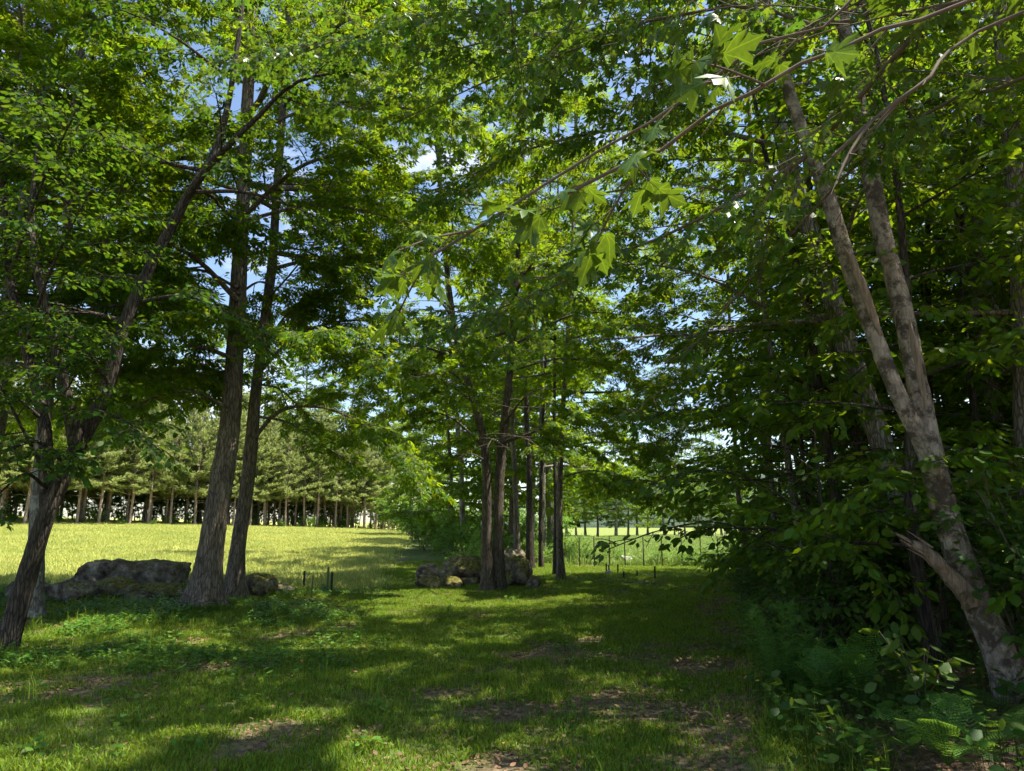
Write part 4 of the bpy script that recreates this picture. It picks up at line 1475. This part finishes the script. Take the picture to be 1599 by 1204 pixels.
PINES = [make_pine(81, 11.5), make_pine(82, 13.0), make_pine(83, 10.0), make_pine(84, 12.0)]
rng = np.random.default_rng(8)
used = [False] * 4
A0, A1 = np.array([-43.0, 55.0]), np.array([-12.5, 86.0])
row_n = unit(np.array([-(A1 - A0)[1], (A1 - A0)[0]]))
for row in range(4):
    m = 23
    for j in range(m):
        t = (j + 0.5 * (row % 2) + rng.uniform(-.2, .2)) / m
        q = A0 + (A1 - A0) * t + row_n * (row * 3.0 + rng.uniform(-.5, .5))
        k = int(rng.integers(4))
        loc = g(q[0], q[1])
        plab = ('pine in the front row facing the hay field', 'pine in the second row behind the hay field', 'pine in the third row behind the hay field', 'pine in the rearmost row behind the hay field')[row]
        if not used[k]:
            used[k] = True
            PINES[k].location = tuple(loc)
            PINES[k]["label"] = plab
        else:
            dup(PINES[k], loc, rng.uniform(0, 6.28), (lambda a_, b_: (a_, a_, b_))(rng.uniform(.85, 1.2), rng.uniform(.75, 1.2)), plab)

# ------------------------------------------------------------------ shrubs


def make_shrub(name, label, group, h, w_, seed, leaf='shrub', shape='oval', size=0.085, stems=9, ls=0.07, tw_len=0.32, bark='twig', hero=False):
    rng = np.random.default_rng(seed)
    root = thing(name, label, 'shrub', (0, 0, 0), group)
    fol = Foliage()
    W = Acc()
    for k in range(stems):
        a = k * 2.4 + rng.normal(0, .3)
        out = rng.uniform(.25, 1.0) * w_ * .5
        hh = h * rng.uniform(.6, 1.0) * (1 - .25 * out / (w_ * .5))
        b0 = np.array([rng.normal(0, .06 * w_), rng.normal(0, .06 * w_), -0.05])
        pts = spline(np.array([b0, b0 + [math.cos(a) * out * .25, math.sin(a) * out * .25, hh * .5], b0 + [math.cos(a) * out * .7, math.sin(a) * out * .7, hh * .85], b0 + [math.cos(a) * out, math.sin(a) * out, hh]]), 9)
        B = Acc()
        branch_out(pts, 0.006 + 0.006 * h, rng, B, fol, 0.2, 0.12, tw_len, sides=4, start=0.15, sec_len=0.32 * w_)
        part("stem", B.mesh("stem", [M[bark]]), root)
    pos, dr, nrm, sz = leaves_from(fol, rng, ls, size, 0.42, 0.3)
    q = pos[:, 2] > 0.02
    V, F = leaf_geo(pos[q], dr[q], nrm[q], sz[q], shape)
    W.add(V, F, 0, smooth=False)
    c = part("foliage", W.mesh("foliage", [M[leaf]]), root)
    c["kind"] = "stuff"
    return root


gs = 'understory shrubs along the right-hand wood'
S_P = [make_shrub('woodland_shrub', 'tall dark leafy shrub in the understory of the right-hand wood', gs, 2.3, 2.0, 101, size=0.10, stems=10),
       make_shrub('woodland_shrub', 'waist-high dark shrub near the edge of the right-hand wood', gs, 1.4, 1.5, 102, size=0.09, stems=9),
       make_shrub('woodland_shrub', 'knee-high shrub fringing the lawn along the right-hand wood', gs, 0.75, 1.1, 103, size=0.075, stems=9)]
rng = np.random.default_rng(15)
used = [False] * 3
sh = []
for y_ in np.arange(6.5, 24.5, 1.15):
    for lane, (off, k) in enumerate(((0.35, 2), (1.1, 1), (2.1, 0), (3.6, 0))):
        x_ = float(edge_x(y_)) + off + rng.normal(0, .22)
        yy = y_ + rng.uniform(-.5, .5)
        if lane == 0 and yy < 8.2:
            continue
        if lane == 1 and yy < 7.5:
            continue
        if lane == 3 and rng.random() < .4:
            continue
        if (x_ - 5.3) ** 2 + (yy - 7.4) ** 2 < .8:
            continue
        sh.append((x_, yy, k))
for x_, y_, k in sh:
    rz, sc = rng.uniform(0, 6.28), rng.uniform(.75, 1.2)
    if not used[k]:
        used[k] = True
        S_P[k].location = tuple(g(x_, y_))
    else:
        dup(S_P[k], g(x_, y_), rz, sc)
# sunlit shrubs along the hedge line
gh = 'sunlit shrubs on the hedge line between the hay field and the clump'
lab_h = 'tall bright green shrub on the hedge line behind the rock pile'
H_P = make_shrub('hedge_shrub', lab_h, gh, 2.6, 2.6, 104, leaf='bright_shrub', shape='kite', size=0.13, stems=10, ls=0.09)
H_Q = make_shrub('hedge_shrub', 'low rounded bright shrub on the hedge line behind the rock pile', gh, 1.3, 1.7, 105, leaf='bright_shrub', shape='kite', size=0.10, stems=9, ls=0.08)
H_P.location = tuple(g(*P(672, 850, 44)[:2]))
H_Q.location = tuple(g(*P(662, 850, 40)[:2]))
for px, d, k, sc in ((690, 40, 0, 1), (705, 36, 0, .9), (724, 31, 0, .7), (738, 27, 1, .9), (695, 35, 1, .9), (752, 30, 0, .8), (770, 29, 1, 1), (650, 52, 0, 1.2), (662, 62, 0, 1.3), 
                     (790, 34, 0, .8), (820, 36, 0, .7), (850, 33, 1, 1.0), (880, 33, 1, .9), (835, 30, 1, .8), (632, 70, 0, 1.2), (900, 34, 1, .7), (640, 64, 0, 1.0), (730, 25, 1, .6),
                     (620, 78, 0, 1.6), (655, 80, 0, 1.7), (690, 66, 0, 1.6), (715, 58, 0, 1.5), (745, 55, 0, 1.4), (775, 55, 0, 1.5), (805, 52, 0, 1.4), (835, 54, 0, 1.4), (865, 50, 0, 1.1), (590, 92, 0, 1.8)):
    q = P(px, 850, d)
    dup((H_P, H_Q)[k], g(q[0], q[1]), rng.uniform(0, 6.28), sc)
gp = 'low dark undergrowth below the pines'
for j in range(54):
    t = (j % 32 + rng.uniform(-.3, .3)) / 31 if j < 32 else ((j - 32) % 22 + rng.uniform(-.2, .2)) / 21
    q = A0 + (A1 - A0) * t + row_n * (rng.uniform(-.6, 3) if j < 32 else rng.uniform(9.5, 11.5) + (3 if j > 53 else 0))
    r_ = dup((H_Q if j % 2 else H_P) if j < 32 else H_P, g(q[0], q[1]), rng.uniform(0, 6.28), rng.uniform(.35, .7) if j < 32 else rng.uniform(2.0, 2.6), 'green bush growing between the pine trunks', gp)
    r_.name = 'undergrowth_bush'
gfe = 'weedy bushes along the wire fence'
for px, d in ((1068, 29), (1082, 29.4), (1100, 28.6), (1130, 28), (1030, 30), (915, 31), (960, 31)):
    q = P(px, 880, d)
    dup(H_Q, g(q[0], q[1]), rng.uniform(0, 6.28), rng.uniform(.35, .6), 'small weedy bush at the foot of the wire fence', gfe).name = 'fence_bush'
# bright bush at the corner of the wood
q = P(1152, 900, 22)
r_ = dup(H_Q, g(q[0], q[1]), 1.0, 1.0, 'sunlit yellow-green bush at the far corner of the wood')
r_.name = 'corner_bush'
del r_["group"]

# low beech sapling whose dark leafy branch reaches over the lawn
b = g(4.0, 9.2)
tp = np.array([b, b + [-.05, 0, 1.0], b + [-.1, .05, 2.0], b + [-.1, .1, 3.2]])
exl = [([b + [-.05, 0, .95], P(1140, 820, 9.0), P(1060, 822, 8.6), P(1000, 838, 8.3), P(950, 858, 8.1)], 0.012, {'sec_len': .5, 'start': .45, 'sec_sp': .22}),
       ([b + [-.08, 0, 1.6], P(1150, 740, 9.1), P(1060, 740, 8.9), P(1010, 760, 8.7)], 0.012, {'sec_len': .35, 'start': .4, 'sec_sp': .35}),
       ([b + [-.1, 0, 2.2], P(1150, 650, 9.3), P(1060, 640, 9.1), P(1000, 660, 9.0)], 0.012, {'sec_len': .4, 'start': .4, 'sec_sp': .35})]
make_tree('beech_sapling', 'small sapling reaching a dark drooping leafy branch over the lawn', tp, [.03, .025, .02, .008], 111, bark='bark_dark', leaf='shrub', shape='oval',
          cb=.3, nl=10, L=(1.3, .7), el=(0.1, .6), size=.11, extra=exl, sides=8, flare=.2, droop=.5, ls=.085, tw_len=.36)

# ------------------------------------------------------------------ ferns, broad-leaved sapling, feathery plant


def frond_mesh(L, seed, mat='fern', npin=20):
    rng = np.random.default_rng(seed)
    A = Acc()
    t = np.linspace(0, 1, 14)
    arch = rng.uniform(.35, .7)
    p = np.c_[L * (t * .75), 0 * t, L * (t * 0.95 - arch * t ** 2.2)]
    A.add(*tube(p, np.linspace(.006, .0015, 14), 3), 0)
    pos, dr, nr, sz = [], [], [], []
    for k in range(npin):
        u = .18 + .8 * k / npin
        q = np.array([np.interp(u, t, p[:, j]) for j in range(3)])
        tg = unit(np.array([np.interp(min(u + .05, 1), t, p[:, j]) for j in range(3)]) - q)
        w_ = L * .22 * math.sin(math.pi * (0.15 + .83 * (1 - u)) ** .8) * rng.uniform(.85, 1.1)
        for sg in (-1, 1):
            dd = unit(tg * .45 + np.array([0, sg, -.18]))
            nn_ = np.cross(dd, tg) * sg
            # each pinna: rachis with small leaflets
            for m in range(6):
                v = (m + .2) / 6
                pos.append(q + dd * w_ * v)
                dr.append(dd)
                nr.append(-nn_ if nn_[2] < 0 else nn_)
                sz.append(.019 + w_ * .05)
    T = np.array([[0, 0, 0], [.4, -.36, -.03], [1, 0, 0], [.4, .36, -.03]]) * np.array([1, 1 - .0, 1])
    LEAF['pinna'] = (T, np.array([[0, 1, 2], [0, 2, 3]]))
    sz = np.array(sz)
    V, F = leaf_geo(np.array(pos), np.array(dr), np.array(nr), sz, 'pinna')
    A.add(V, F, 0, smooth=False)
    return A.mesh("frond", [M[mat]])


FR = [frond_mesh(.75, s_) for s_ in range(5)]


def make_fern(label, loc, n, sc, seed, group=None, up=0.0):
    rng = np.random.default_rng(seed)
    root = thing('fern', label, 'fern', loc, group)
    for k in range(n):
        o = obj("frond", FR[int(rng.integers(5))], root)
        o.rotation_euler = (rng.normal(0, .12), -up + rng.normal(0, .15), k * 6.283 / n + rng.normal(0, .25))
        s_ = sc * rng.uniform(.7, 1.15)
        o.scale = (s_, s_, s_)
    return root


make_fern('tall upright fern beside the feathery plant at the wood edge', G(1292, 1118), 8, .85, 1, up=.75)
make_fern('tall fern with arching tips left of the broad-leaved sapling', G(1345, 1122), 8, .9, 2, up=.7)
make_fern('fern at the bottom frame edge below the broad-leaved sapling', G(1480, 1200), 8, .8, 3, up=.1)
gfn = 'small ferns on the dark wood floor'
for k, (px, py) in enumerate(((1545, 1190), (1590, 1165), (1420, 1180), (1560, 1120), (1390, 1100))):
    make_fern('small fern on the dark floor of the right-hand wood', G(px, py), 7, rng.uniform(.5, .75), 10 + k, gfn)

# feathery plant
rgf = np.random.default_rng(33)
b = G(1236, 1088)
root = thing('feathery_plant', 'tall feathery light green plant at the wood edge', 'plant', b)
for k in range(22):
    a = rgf.random() * 6.3
    o_ = rgf.uniform(.03, .26)
    hh = rgf.uniform(.55, .95)
    p0 = np.array([math.cos(a) * o_, math.sin(a) * o_, -.02])
    pts = spline(np.array([p0, p0 * 1.3 + [0, 0, hh * .55], p0 * 2.0 + [0, 0, hh]]), 10)
    A = Acc()
    A.add(*tube(pts, np.linspace(.004, .001, 10), 3), 0)
    ps, ds = [], []
    for q in range(150):
        u = .22 + .78 * rgf.random()
        pt = np.array([np.interp(u, np.linspace(0, 1, 10), pts[:, j]) for j in range(3)])
        aa = rgf.random() * 6.3
        ps.append(pt)
        ds.append([math.cos(aa), math.sin(aa), rgf.uniform(.1, .7)])
    LEAF['thread'] = (np.array([[0, -.03, 0], [0, .03, 0], [1, 0, -.1]]), np.array([[0, 2, 1]]))
    V, F = leaf_geo(np.array(ps), np.array(ds), unit(rgf.normal(0, 1, (150, 3))), rgf.uniform(.05, .13, 150), 'thread')
    A.add(V, F, 0, smooth=False)
    obj("plume", A.mesh("plume", [M['fern']]), root)

# broad-leaved sapling
b = G(1448, 1150)
root = thing('broadleaf_sapling', 'low sapling with large oval leaves in front of the pale leaning trunk', 'sapling', b)
rgs = np.random.default_rng(35)
T, F = LEAF['oval']
Q = Acc()
Q.add(T, F, 0, smooth=True)
lm = Q.mesh("leaf", [M['shrub']])
for k in range(7):
    a = k * 2.4
    o_ = rgs.uniform(.12, .42)
    hh = rgs.uniform(.4, .72)
    pts = spline(np.array([[0, 0, -.03], [math.cos(a) * o_ * .3, math.sin(a) * o_ * .3, hh * .6], [math.cos(a) * o_, math.sin(a) * o_, hh]]), 8)
    A = Acc()
    A.add(*tube(pts, np.linspace(.007, .003, 8), 5), 0)
    obj("stem", A.mesh("stem", [M['twig']]), root)
    for q in range(9):
        u = .4 + .6 * q / 8
        pt = np.array([np.interp(u, np.linspace(0, 1, 8), pts[:, j]) for j in range(3)])
        o = obj("leaf", lm, root)
        o.location = tuple(pt)
        o.rotation_euler = (rgs.normal(0, .3), rgs.uniform(.0, .6), q * 2.4 + a)
        s_ = rgs.uniform(.11, .19)
        o.scale = (s_, s_ * 1.1, s_)

# ------------------------------------------------------------------ stakes, posts and fence


def stake(name, label, px, py, hpx, mat, group=None, w_=0.03, tilt=0.0, cat='stake'):
    """T-section metal stake with studs, foot in the ground"""
    b = G(px, py)
    h = hpx * b[1] / F_PX * 1.03
    A = Acc()

    def box(x0, x1, y0, y1, z0, z1):
        V = np.array([[x, y, z] for z in (z0, z1) for y in (y0, y1) for x in (x0, x1)])
        A.add(V, [[0, 1, 3, 2], [4, 6, 7, 5], [0, 4, 5, 1], [2, 3, 7, 6], [0, 2, 6, 4], [1, 5, 7, 3]], 0, smooth=False)
    box(-w_ / 2, w_ / 2, -.004, .003, -.3, h)
    box(-.004, .004, .003, w_ * .9, -.3, h - .003)
    for k in range(max(3, int(h / .07))):
        z = .08 + k * .07
        if z < h - .03:
            box(-.008, .008, -.012, -.004, z, z + .018)
    o = obj(name, A.mesh(name, [M[mat]]), loc=b)
    o.rotation_euler = (rng.normal(0, .02), tilt, rng.uniform(-.5, .5))
    return tag(o, label, cat, group)


stake('metal_stake', 'dark metal stake, leftmost of the four by the thick trunks', 474, 921, 27, 'metal', w_=.05)
stake('metal_stake', 'thin short metal stake, second from left of the four by the thick trunks', 486, 935, 33, 'green_metal', w_=.035, tilt=.03)
stake('metal_stake', 'tallest rusty green stake of the four by the thick trunks', 510, 926, 37, 'green_metal', w_=.045, tilt=.01)
stake('metal_stake', 'dark metal stake, rightmost of the four by the thick trunks', 517, 929, 32, 'metal', w_=.05, tilt=.02)
gl = 'short stakes standing around the lawn patch'
for lab, px, py, hp in (('leftmost short stake of the group on the sunny lawn', 947, 896, 14), ('thin stake beside the leftmost one on the sunny lawn', 951, 894, 11), ('short stake behind the black one on the sunny lawn', 965, 895, 12),
                        ('short black stake in the middle of the lawn group', 974, 903, 10), ('thin low stake between the black one and the tallest one', 995, 901, 9), ('tallest black stake at the right of the lawn group', 1023, 905, 19)):
    stake('lawn_stake', lab, px, py, hp, 'metal', gl, w_=.05)
gl = 'stakes near the far corner of the wood'
for lab, px, py, hp in (('tall left stake of the group near the far wood corner', 1108, 895, 16), ('short stake in the group near the far wood corner', 1113, 895, 9), ('thin middle stake of the group near the far wood corner', 1124, 897, 13), ('right stake of the group near the far wood corner', 1131, 893, 15)):
    stake('garden_stake', lab, px, py, hp, 'metal', gl, w_=.045)
# wire fence between lawn and crop field: each post a thing, wires carried by the fence
gl = 'posts of the wire fence before the crop field'
pf = []
for px, py, hp in ((905, 871, 24), (928, 872, 26), (952, 872, 22), (976, 873, 22), (1005, 874, 24), (1034, 876, 28), (1065, 878, 25), (1095, 881, 26), (1122, 884, 27), (1146, 886, 26)):
    pf.append((px, py, hp))
root = thing('wire_fence', 'thin wire fence with metal posts before the green crop field', 'fence', G(1020, 880))
fb = np.array(root.location)
pp = []
for px, py, hp in pf:
    q = P(px, py, 29.3)
    b = g(q[0], q[1])
    pp.append(b)
    A = Acc()
    V, F = tube(np.array([b - fb + [0, 0, -.3], b - fb + [0, 0, .5], b - fb + [.0, 0, 1.15]]), [.026, .026, .024], 6)
    A.add(V, F)
    obj("post", A.mesh("post", [M['rusty']]), root)
for z in (.35, .6, .85, 1.08):
    A = Acc()
    A.add(*tube(np.array(pp) - fb + [0, -.03, z], np.full(len(pp), .004), 3))
    obj("wire", A.mesh("wire", [M['rusty']]), root)
# pale far fence posts at the end of the crop field
gl = 'pale posts at the far end of the crop field'
for px in (1088, 1102, 1118, 1132, 1060):
    q = P(px, 842, 88)
    b = g(q[0], q[1])
    A = Acc()
    A.add(*tube(np.array([[0, 0, -.2], [0, 0, .7], [.02, 0, 1.4], [.02, 0, 1.42]]), [.07, .07, .06, .01], 8))
    tag(obj('far_post', A.mesh('far_post', [M['post_wood']]), loc=b), 'pale fence post at the far end of the crop field', 'post', gl)
# pale weathered post in the hedge line
b = G(687, 858)
A = Acc()
hh = 40 * b[1] / F_PX
V, F = tube(np.array([[0, 0, -.3], [0, 0, hh * .3], [.02, 0, hh * .7], [.03, 0, hh], [.03, 0, hh + .01]]), [.13, .12, .115, .11, .01], 9, 1 + .06 * np.random.default_rng(2).standard_normal((5, 9)))
A.add(V, F)
tag(obj('wooden_post', A.mesh('wooden_post', [M['post_wood']]), loc=b), 'pale weathered wooden post standing in the hedge line', 'post')

# ------------------------------------------------------------------ grass and other ground stuff


def scatter(name, label, pts, variants, smin, smax, seed, mats=None, lean=0.1):
    rng = np.random.default_rng(seed)
    n = len(pts)
    me = bpy.data.meshes.new(name)
    me.vertices.add(n)
    me.vertices.foreach_set("co", np.asarray(pts, np.float32).ravel())
    a = me.attributes.new("rot", 'FLOAT_VECTOR', 'POINT')
    rot = np.c_[rng.normal(0, lean, n), rng.normal(0, lean, n), rng.random(n) * 6.283].astype(np.float32)
    a.data.foreach_set("vector", rot.ravel())
    a = me.attributes.new("scl", 'FLOAT', 'POINT')
    a.data.foreach_set("value", rng.uniform(smin, smax, n).astype(np.float32))
    a = me.attributes.new("pick", 'INT', 'POINT')
    a.data.foreach_set("value", rng.integers(0, len(variants), n).astype(np.int32))
    o = obj(name, me)
    ng = bpy.data.node_groups.new(name, 'GeometryNodeTree')
    ng.interface.new_socket("Geometry", in_out='INPUT', socket_type='NodeSocketGeometry')
    ng.interface.new_socket("Geometry", in_out='OUTPUT', socket_type='NodeSocketGeometry')
    gi = ng.nodes.new("NodeGroupInput")
    go = ng.nodes.new("NodeGroupOutput")
    iop = ng.nodes.new("GeometryNodeInstanceOnPoints")
    jn = ng.nodes.new("GeometryNodeJoinGeometry")
    for v in variants:
        src = bpy.data.objects.new(name + "_tuft", v)
        oi = ng.nodes.new("GeometryNodeObjectInfo")
        oi.inputs["Object"].default_value = src
        gt = ng.nodes.new("GeometryNodeGeometryToInstance")
        ng.links.new(oi.outputs["Geometry"], gt.inputs[0])
        ng.links.new(gt.outputs[0], jn.inputs[0])

    def na(nm, typ):
        q = ng.nodes.new("GeometryNodeInputNamedAttribute")
        q.data_type = typ
        q.inputs["Name"].default_value = nm
        return q.outputs["Attribute"]
    ng.links.new(gi.outputs[0], iop.inputs["Points"])
    ng.links.new(jn.outputs[0], iop.inputs["Instance"])
    iop.inputs["Pick Instance"].default_value = True
    ng.links.new(na("pick", 'INT'), iop.inputs["Instance Index"])
    ng.links.new(na("rot", 'FLOAT_VECTOR'), iop.inputs["Rotation"])
    ng.links.new(na("scl", 'FLOAT'), iop.inputs["Scale"])
    ng.links.new(iop.outputs[0], go.inputs[0])
    md = o.modifiers.new("scatter", 'NODES')
    md.node_group = ng
    return tag(o, label, None, None, 'stuff')


def tuft(nb, R, h, wd, mat, seed, bend=.5):
    """clump of grass blades"""
    rng = np.random.default_rng(seed)
    r = R * np.sqrt(rng.random(nb))
    a = rng.random(nb) * 6.283
    p0 = np.c_[r * np.cos(a), r * np.sin(a), np.full(nb, -.01)]
    hh = h * rng.uniform(.45, 1.15, nb)
    b = rng.random(nb) * 6.283
    bd = np.c_[np.cos(b), np.sin(b), np.zeros(nb)] * (hh * bend * rng.uniform(.2, 1.3, nb))[:, None]
    side = np.c_[-np.sin(b), np.cos(b), np.zeros(nb)] * (wd * rng.uniform(.6, 1.3, nb) * .5)[:, None]
    # twist the blade's face at random
    tw = rng.uniform(-1, 1, nb)[:, None]
    side = side + tw * np.c_[np.cos(b), np.sin(b), np.zeros(nb)] * (wd * .4)
    mid = p0 + bd * .32 + np.c_[np.zeros(nb), np.zeros(nb), hh * .62]
    top = p0 + bd + np.c_[np.zeros(nb), np.zeros(nb), hh]
    V = np.stack([p0 - side, p0 + side, mid - side * .8, mid + side * .8, top], 1).reshape(-1, 3)
    o = (np.arange(nb) * 5)[:, None]
    tri = np.concatenate([o + np.array([[0, 1, 3]]), o + np.array([[0, 3, 2]]), o + np.array([[2, 3, 4]])], 0)
    return build_mesh("tuft", V, [tri], [M[mat]])


def herb(nl, R, h, sz, mat, seed, shape='oval'):
    rng = np.random.default_rng(seed)
    r = R * np.sqrt(rng.random(nl))
    a = rng.random(nl) * 6.283
    p = np.c_[r * np.cos(a), r * np.sin(a), h * rng.uniform(.15, 1, nl)]
    b = rng.random(nl) * 6.283
    d = np.c_[np.cos(b), np.sin(b), rng.uniform(-.2, .5, nl)]
    A = Acc()
    V, F = leaf_geo(p, d, unit(np.array([0, 0, 1.]) + rng.normal(0, .35, (nl, 3))), sz * rng.uniform(.6, 1.3, nl), shape)
    A.add(V, F, 0, smooth=False)
    A.add(*prisms(p * np.array([.8, .8, 0]), p, .0018, .0015), 0)
    return A.mesh("herb", [M[mat]])


def pts_in(n, x0, x1, y0, y1, rng, pw=1.0):
    x = rng.uniform(x0, x1, n)
    y = y0 + (y1 - y0) * rng.random(n) ** pw
    return x, y


def inview(x, y, pad=1.5):
    return (np.abs(x) < 0.72 * y + pad) & (y > 3.2)


rng = np.random.default_rng(55)
# mown lawn
x, y = pts_in(130000, -16, 11, 3.5, 31, rng, 1.5)
ok = inview(x, y) & (x < edge_x(y) + .25) & (rng.random(len(x)) > field_mask(x, y)) & (rng.random(len(x)) > crop_mask(x, y))
ok &= rng.random(len(x)) > 0.88 * bare_mask(x, y)
thin = 0.45 + 0.55 * ss(vnoise(x, y, 1.7, 6), .25, .6)
ok &= rng.random(len(x)) < thin
x, y = x[ok], y[ok]
tv = [tuft(28, .12, .055, .0075, 'grass', 200 + k, .8) for k in range(5)]
scatter('lawn_grass', 'short mown lawn grass dappled with light', np.c_[x, y, H(x, y)], tv, .7, 1.35, 1)
# taller wisps
x, y = pts_in(5000, -14, 11, 3.6, 26, rng, 1.2)
ok = inview(x, y) & (x < edge_x(y) + .9) & (rng.random(len(x)) < .05 + .8 * np.exp(-((x - edge_x(y) - .1) / .5) ** 2) + .35 * ss(-x, 3, 6)) & (field_mask(x, y) < .3)
x, y = x[ok], y[ok]
tv = [tuft(14, .08, .24, .007, 'grass', 220 + k, .6) for k in range(4)]
scatter('tall_grass', 'taller grass wisps along the wood edge and under the trees', np.c_[x, y, H(x, y)], tv, .6, 1.2, 2)
# leafy weeds under the left-hand trees and in the lawn
x, y = pts_in(30000, -15, 10, 4.0, 22, rng, 1.2)
wl = ss(-x - .18 * y, -.5, 1.6) * ss(y, 7.5, 10)
ok = inview(x, y) & (x < edge_x(y)) & (rng.random(len(x)) < .012 + .8 * wl * ss(vnoise(x, y, .9, 8), .25, .55)) & (field_mask(x, y) < .4)
x, y = x[ok], y[ok]
hv = [herb(16, .12, .12, .055, 'weed', 230 + k) for k in range(4)]
scatter('weeds', 'low leafy weeds under the left-hand trees', np.c_[x, y, H(x, y)], hv, .5, 1.25, 3)
# herbs at the foot of the wood
x, y = pts_in(8000, 1.5, 20, 4.2, 25, rng, 1.2)
e = x - edge_x(y)
ok = inview(x, y) & (e > -.2) & (rng.random(len(x)) < .25 + .75 * np.exp(-((e - .35) / .6) ** 2)) & ~((y < 6.2) & (e < .9) & (rng.random(len(x)) < .6))
x, y = x[ok], y[ok]
hv2 = [herb(22, .16, .26, .075, 'shrub', 240 + k) for k in range(4)]
scatter('wood_herbs', 'leafy herbs covering the foot of the right-hand wood', np.c_[x, y, H(x, y)], hv2, .6, 1.4, 4)
# dead leaves
x, y = pts_in(26000, -12, 14, 3.6, 24, rng, 1.3)
e = x - edge_x(y)
ok = inview(x, y) & (rng.random(len(x)) < .15 + .85 * np.clip(bare_mask(x, y) + ss(e, -.2, .5), 0, 1)) & (field_mask(x, y) < .2)
x, y = x[ok], y[ok]
lv = []
for k in range(4):
    rg = np.random.default_rng(250 + k)
    nl = 7
    p = np.c_[rg.normal(0, .09, nl), rg.normal(0, .09, nl), rg.uniform(.008, .03, nl)]
    A = Acc()
    V, F = leaf_geo(p, unit(np.c_[rg.normal(0, 1, (nl, 2)), rg.normal(0, .2, nl)]), unit(np.array([0, 0, 1.]) + rg.normal(0, .35, (nl, 3))), rg.uniform(.02, .05, nl), 'oval')
    A.add(V, F, 0, smooth=False)
    lv.append(A.mesh("litter", [M['litter']]))
scatter('leaf_litter', 'scattered dead leaves on bare soil', np.c_[x, y, H(x, y)], lv, .7, 1.3, 5, lean=.05)
# hay field
x, y = pts_in(60000, -60, 2, 17.5, 80, rng, 1.7)
ok = inview(x, y, 3) & (rng.random(len(x)) < field_mask(x, y))
x, y = x[ok], y[ok]
tv = [tuft(46, .42, .16, .016, 'hay', 260 + k, .6) for k in range(4)]
scatter('hay_grass', 'pale yellow-green stubble grass of the sunlit hay field', np.c_[x, y, H(x, y)], tv, .7, 1.3, 6)
# crop and rough grass beyond the fence
x, y = pts_in(16000, -2, 50, 29.5, 95, rng, 1.6)
ok = inview(x, y, 3) & (rng.random(len(x)) < crop_mask(x, y)) & (x < .40 * y)
x, y = x[ok], y[ok]
tv = [tuft(40, .5, .30, .03, 'crop', 270 + k, .5) for k in range(4)]
scatter('crop_grass', 'tall green crop filling the field beyond the fence', np.c_[x, y, H(x, y)], tv, .7, 1.2, 7)

print("tree leaf triangles", NTRI, "mesh triangles", sum(len(m.polygons) for m in bpy.data.meshes), "objects", len(bpy.data.objects))
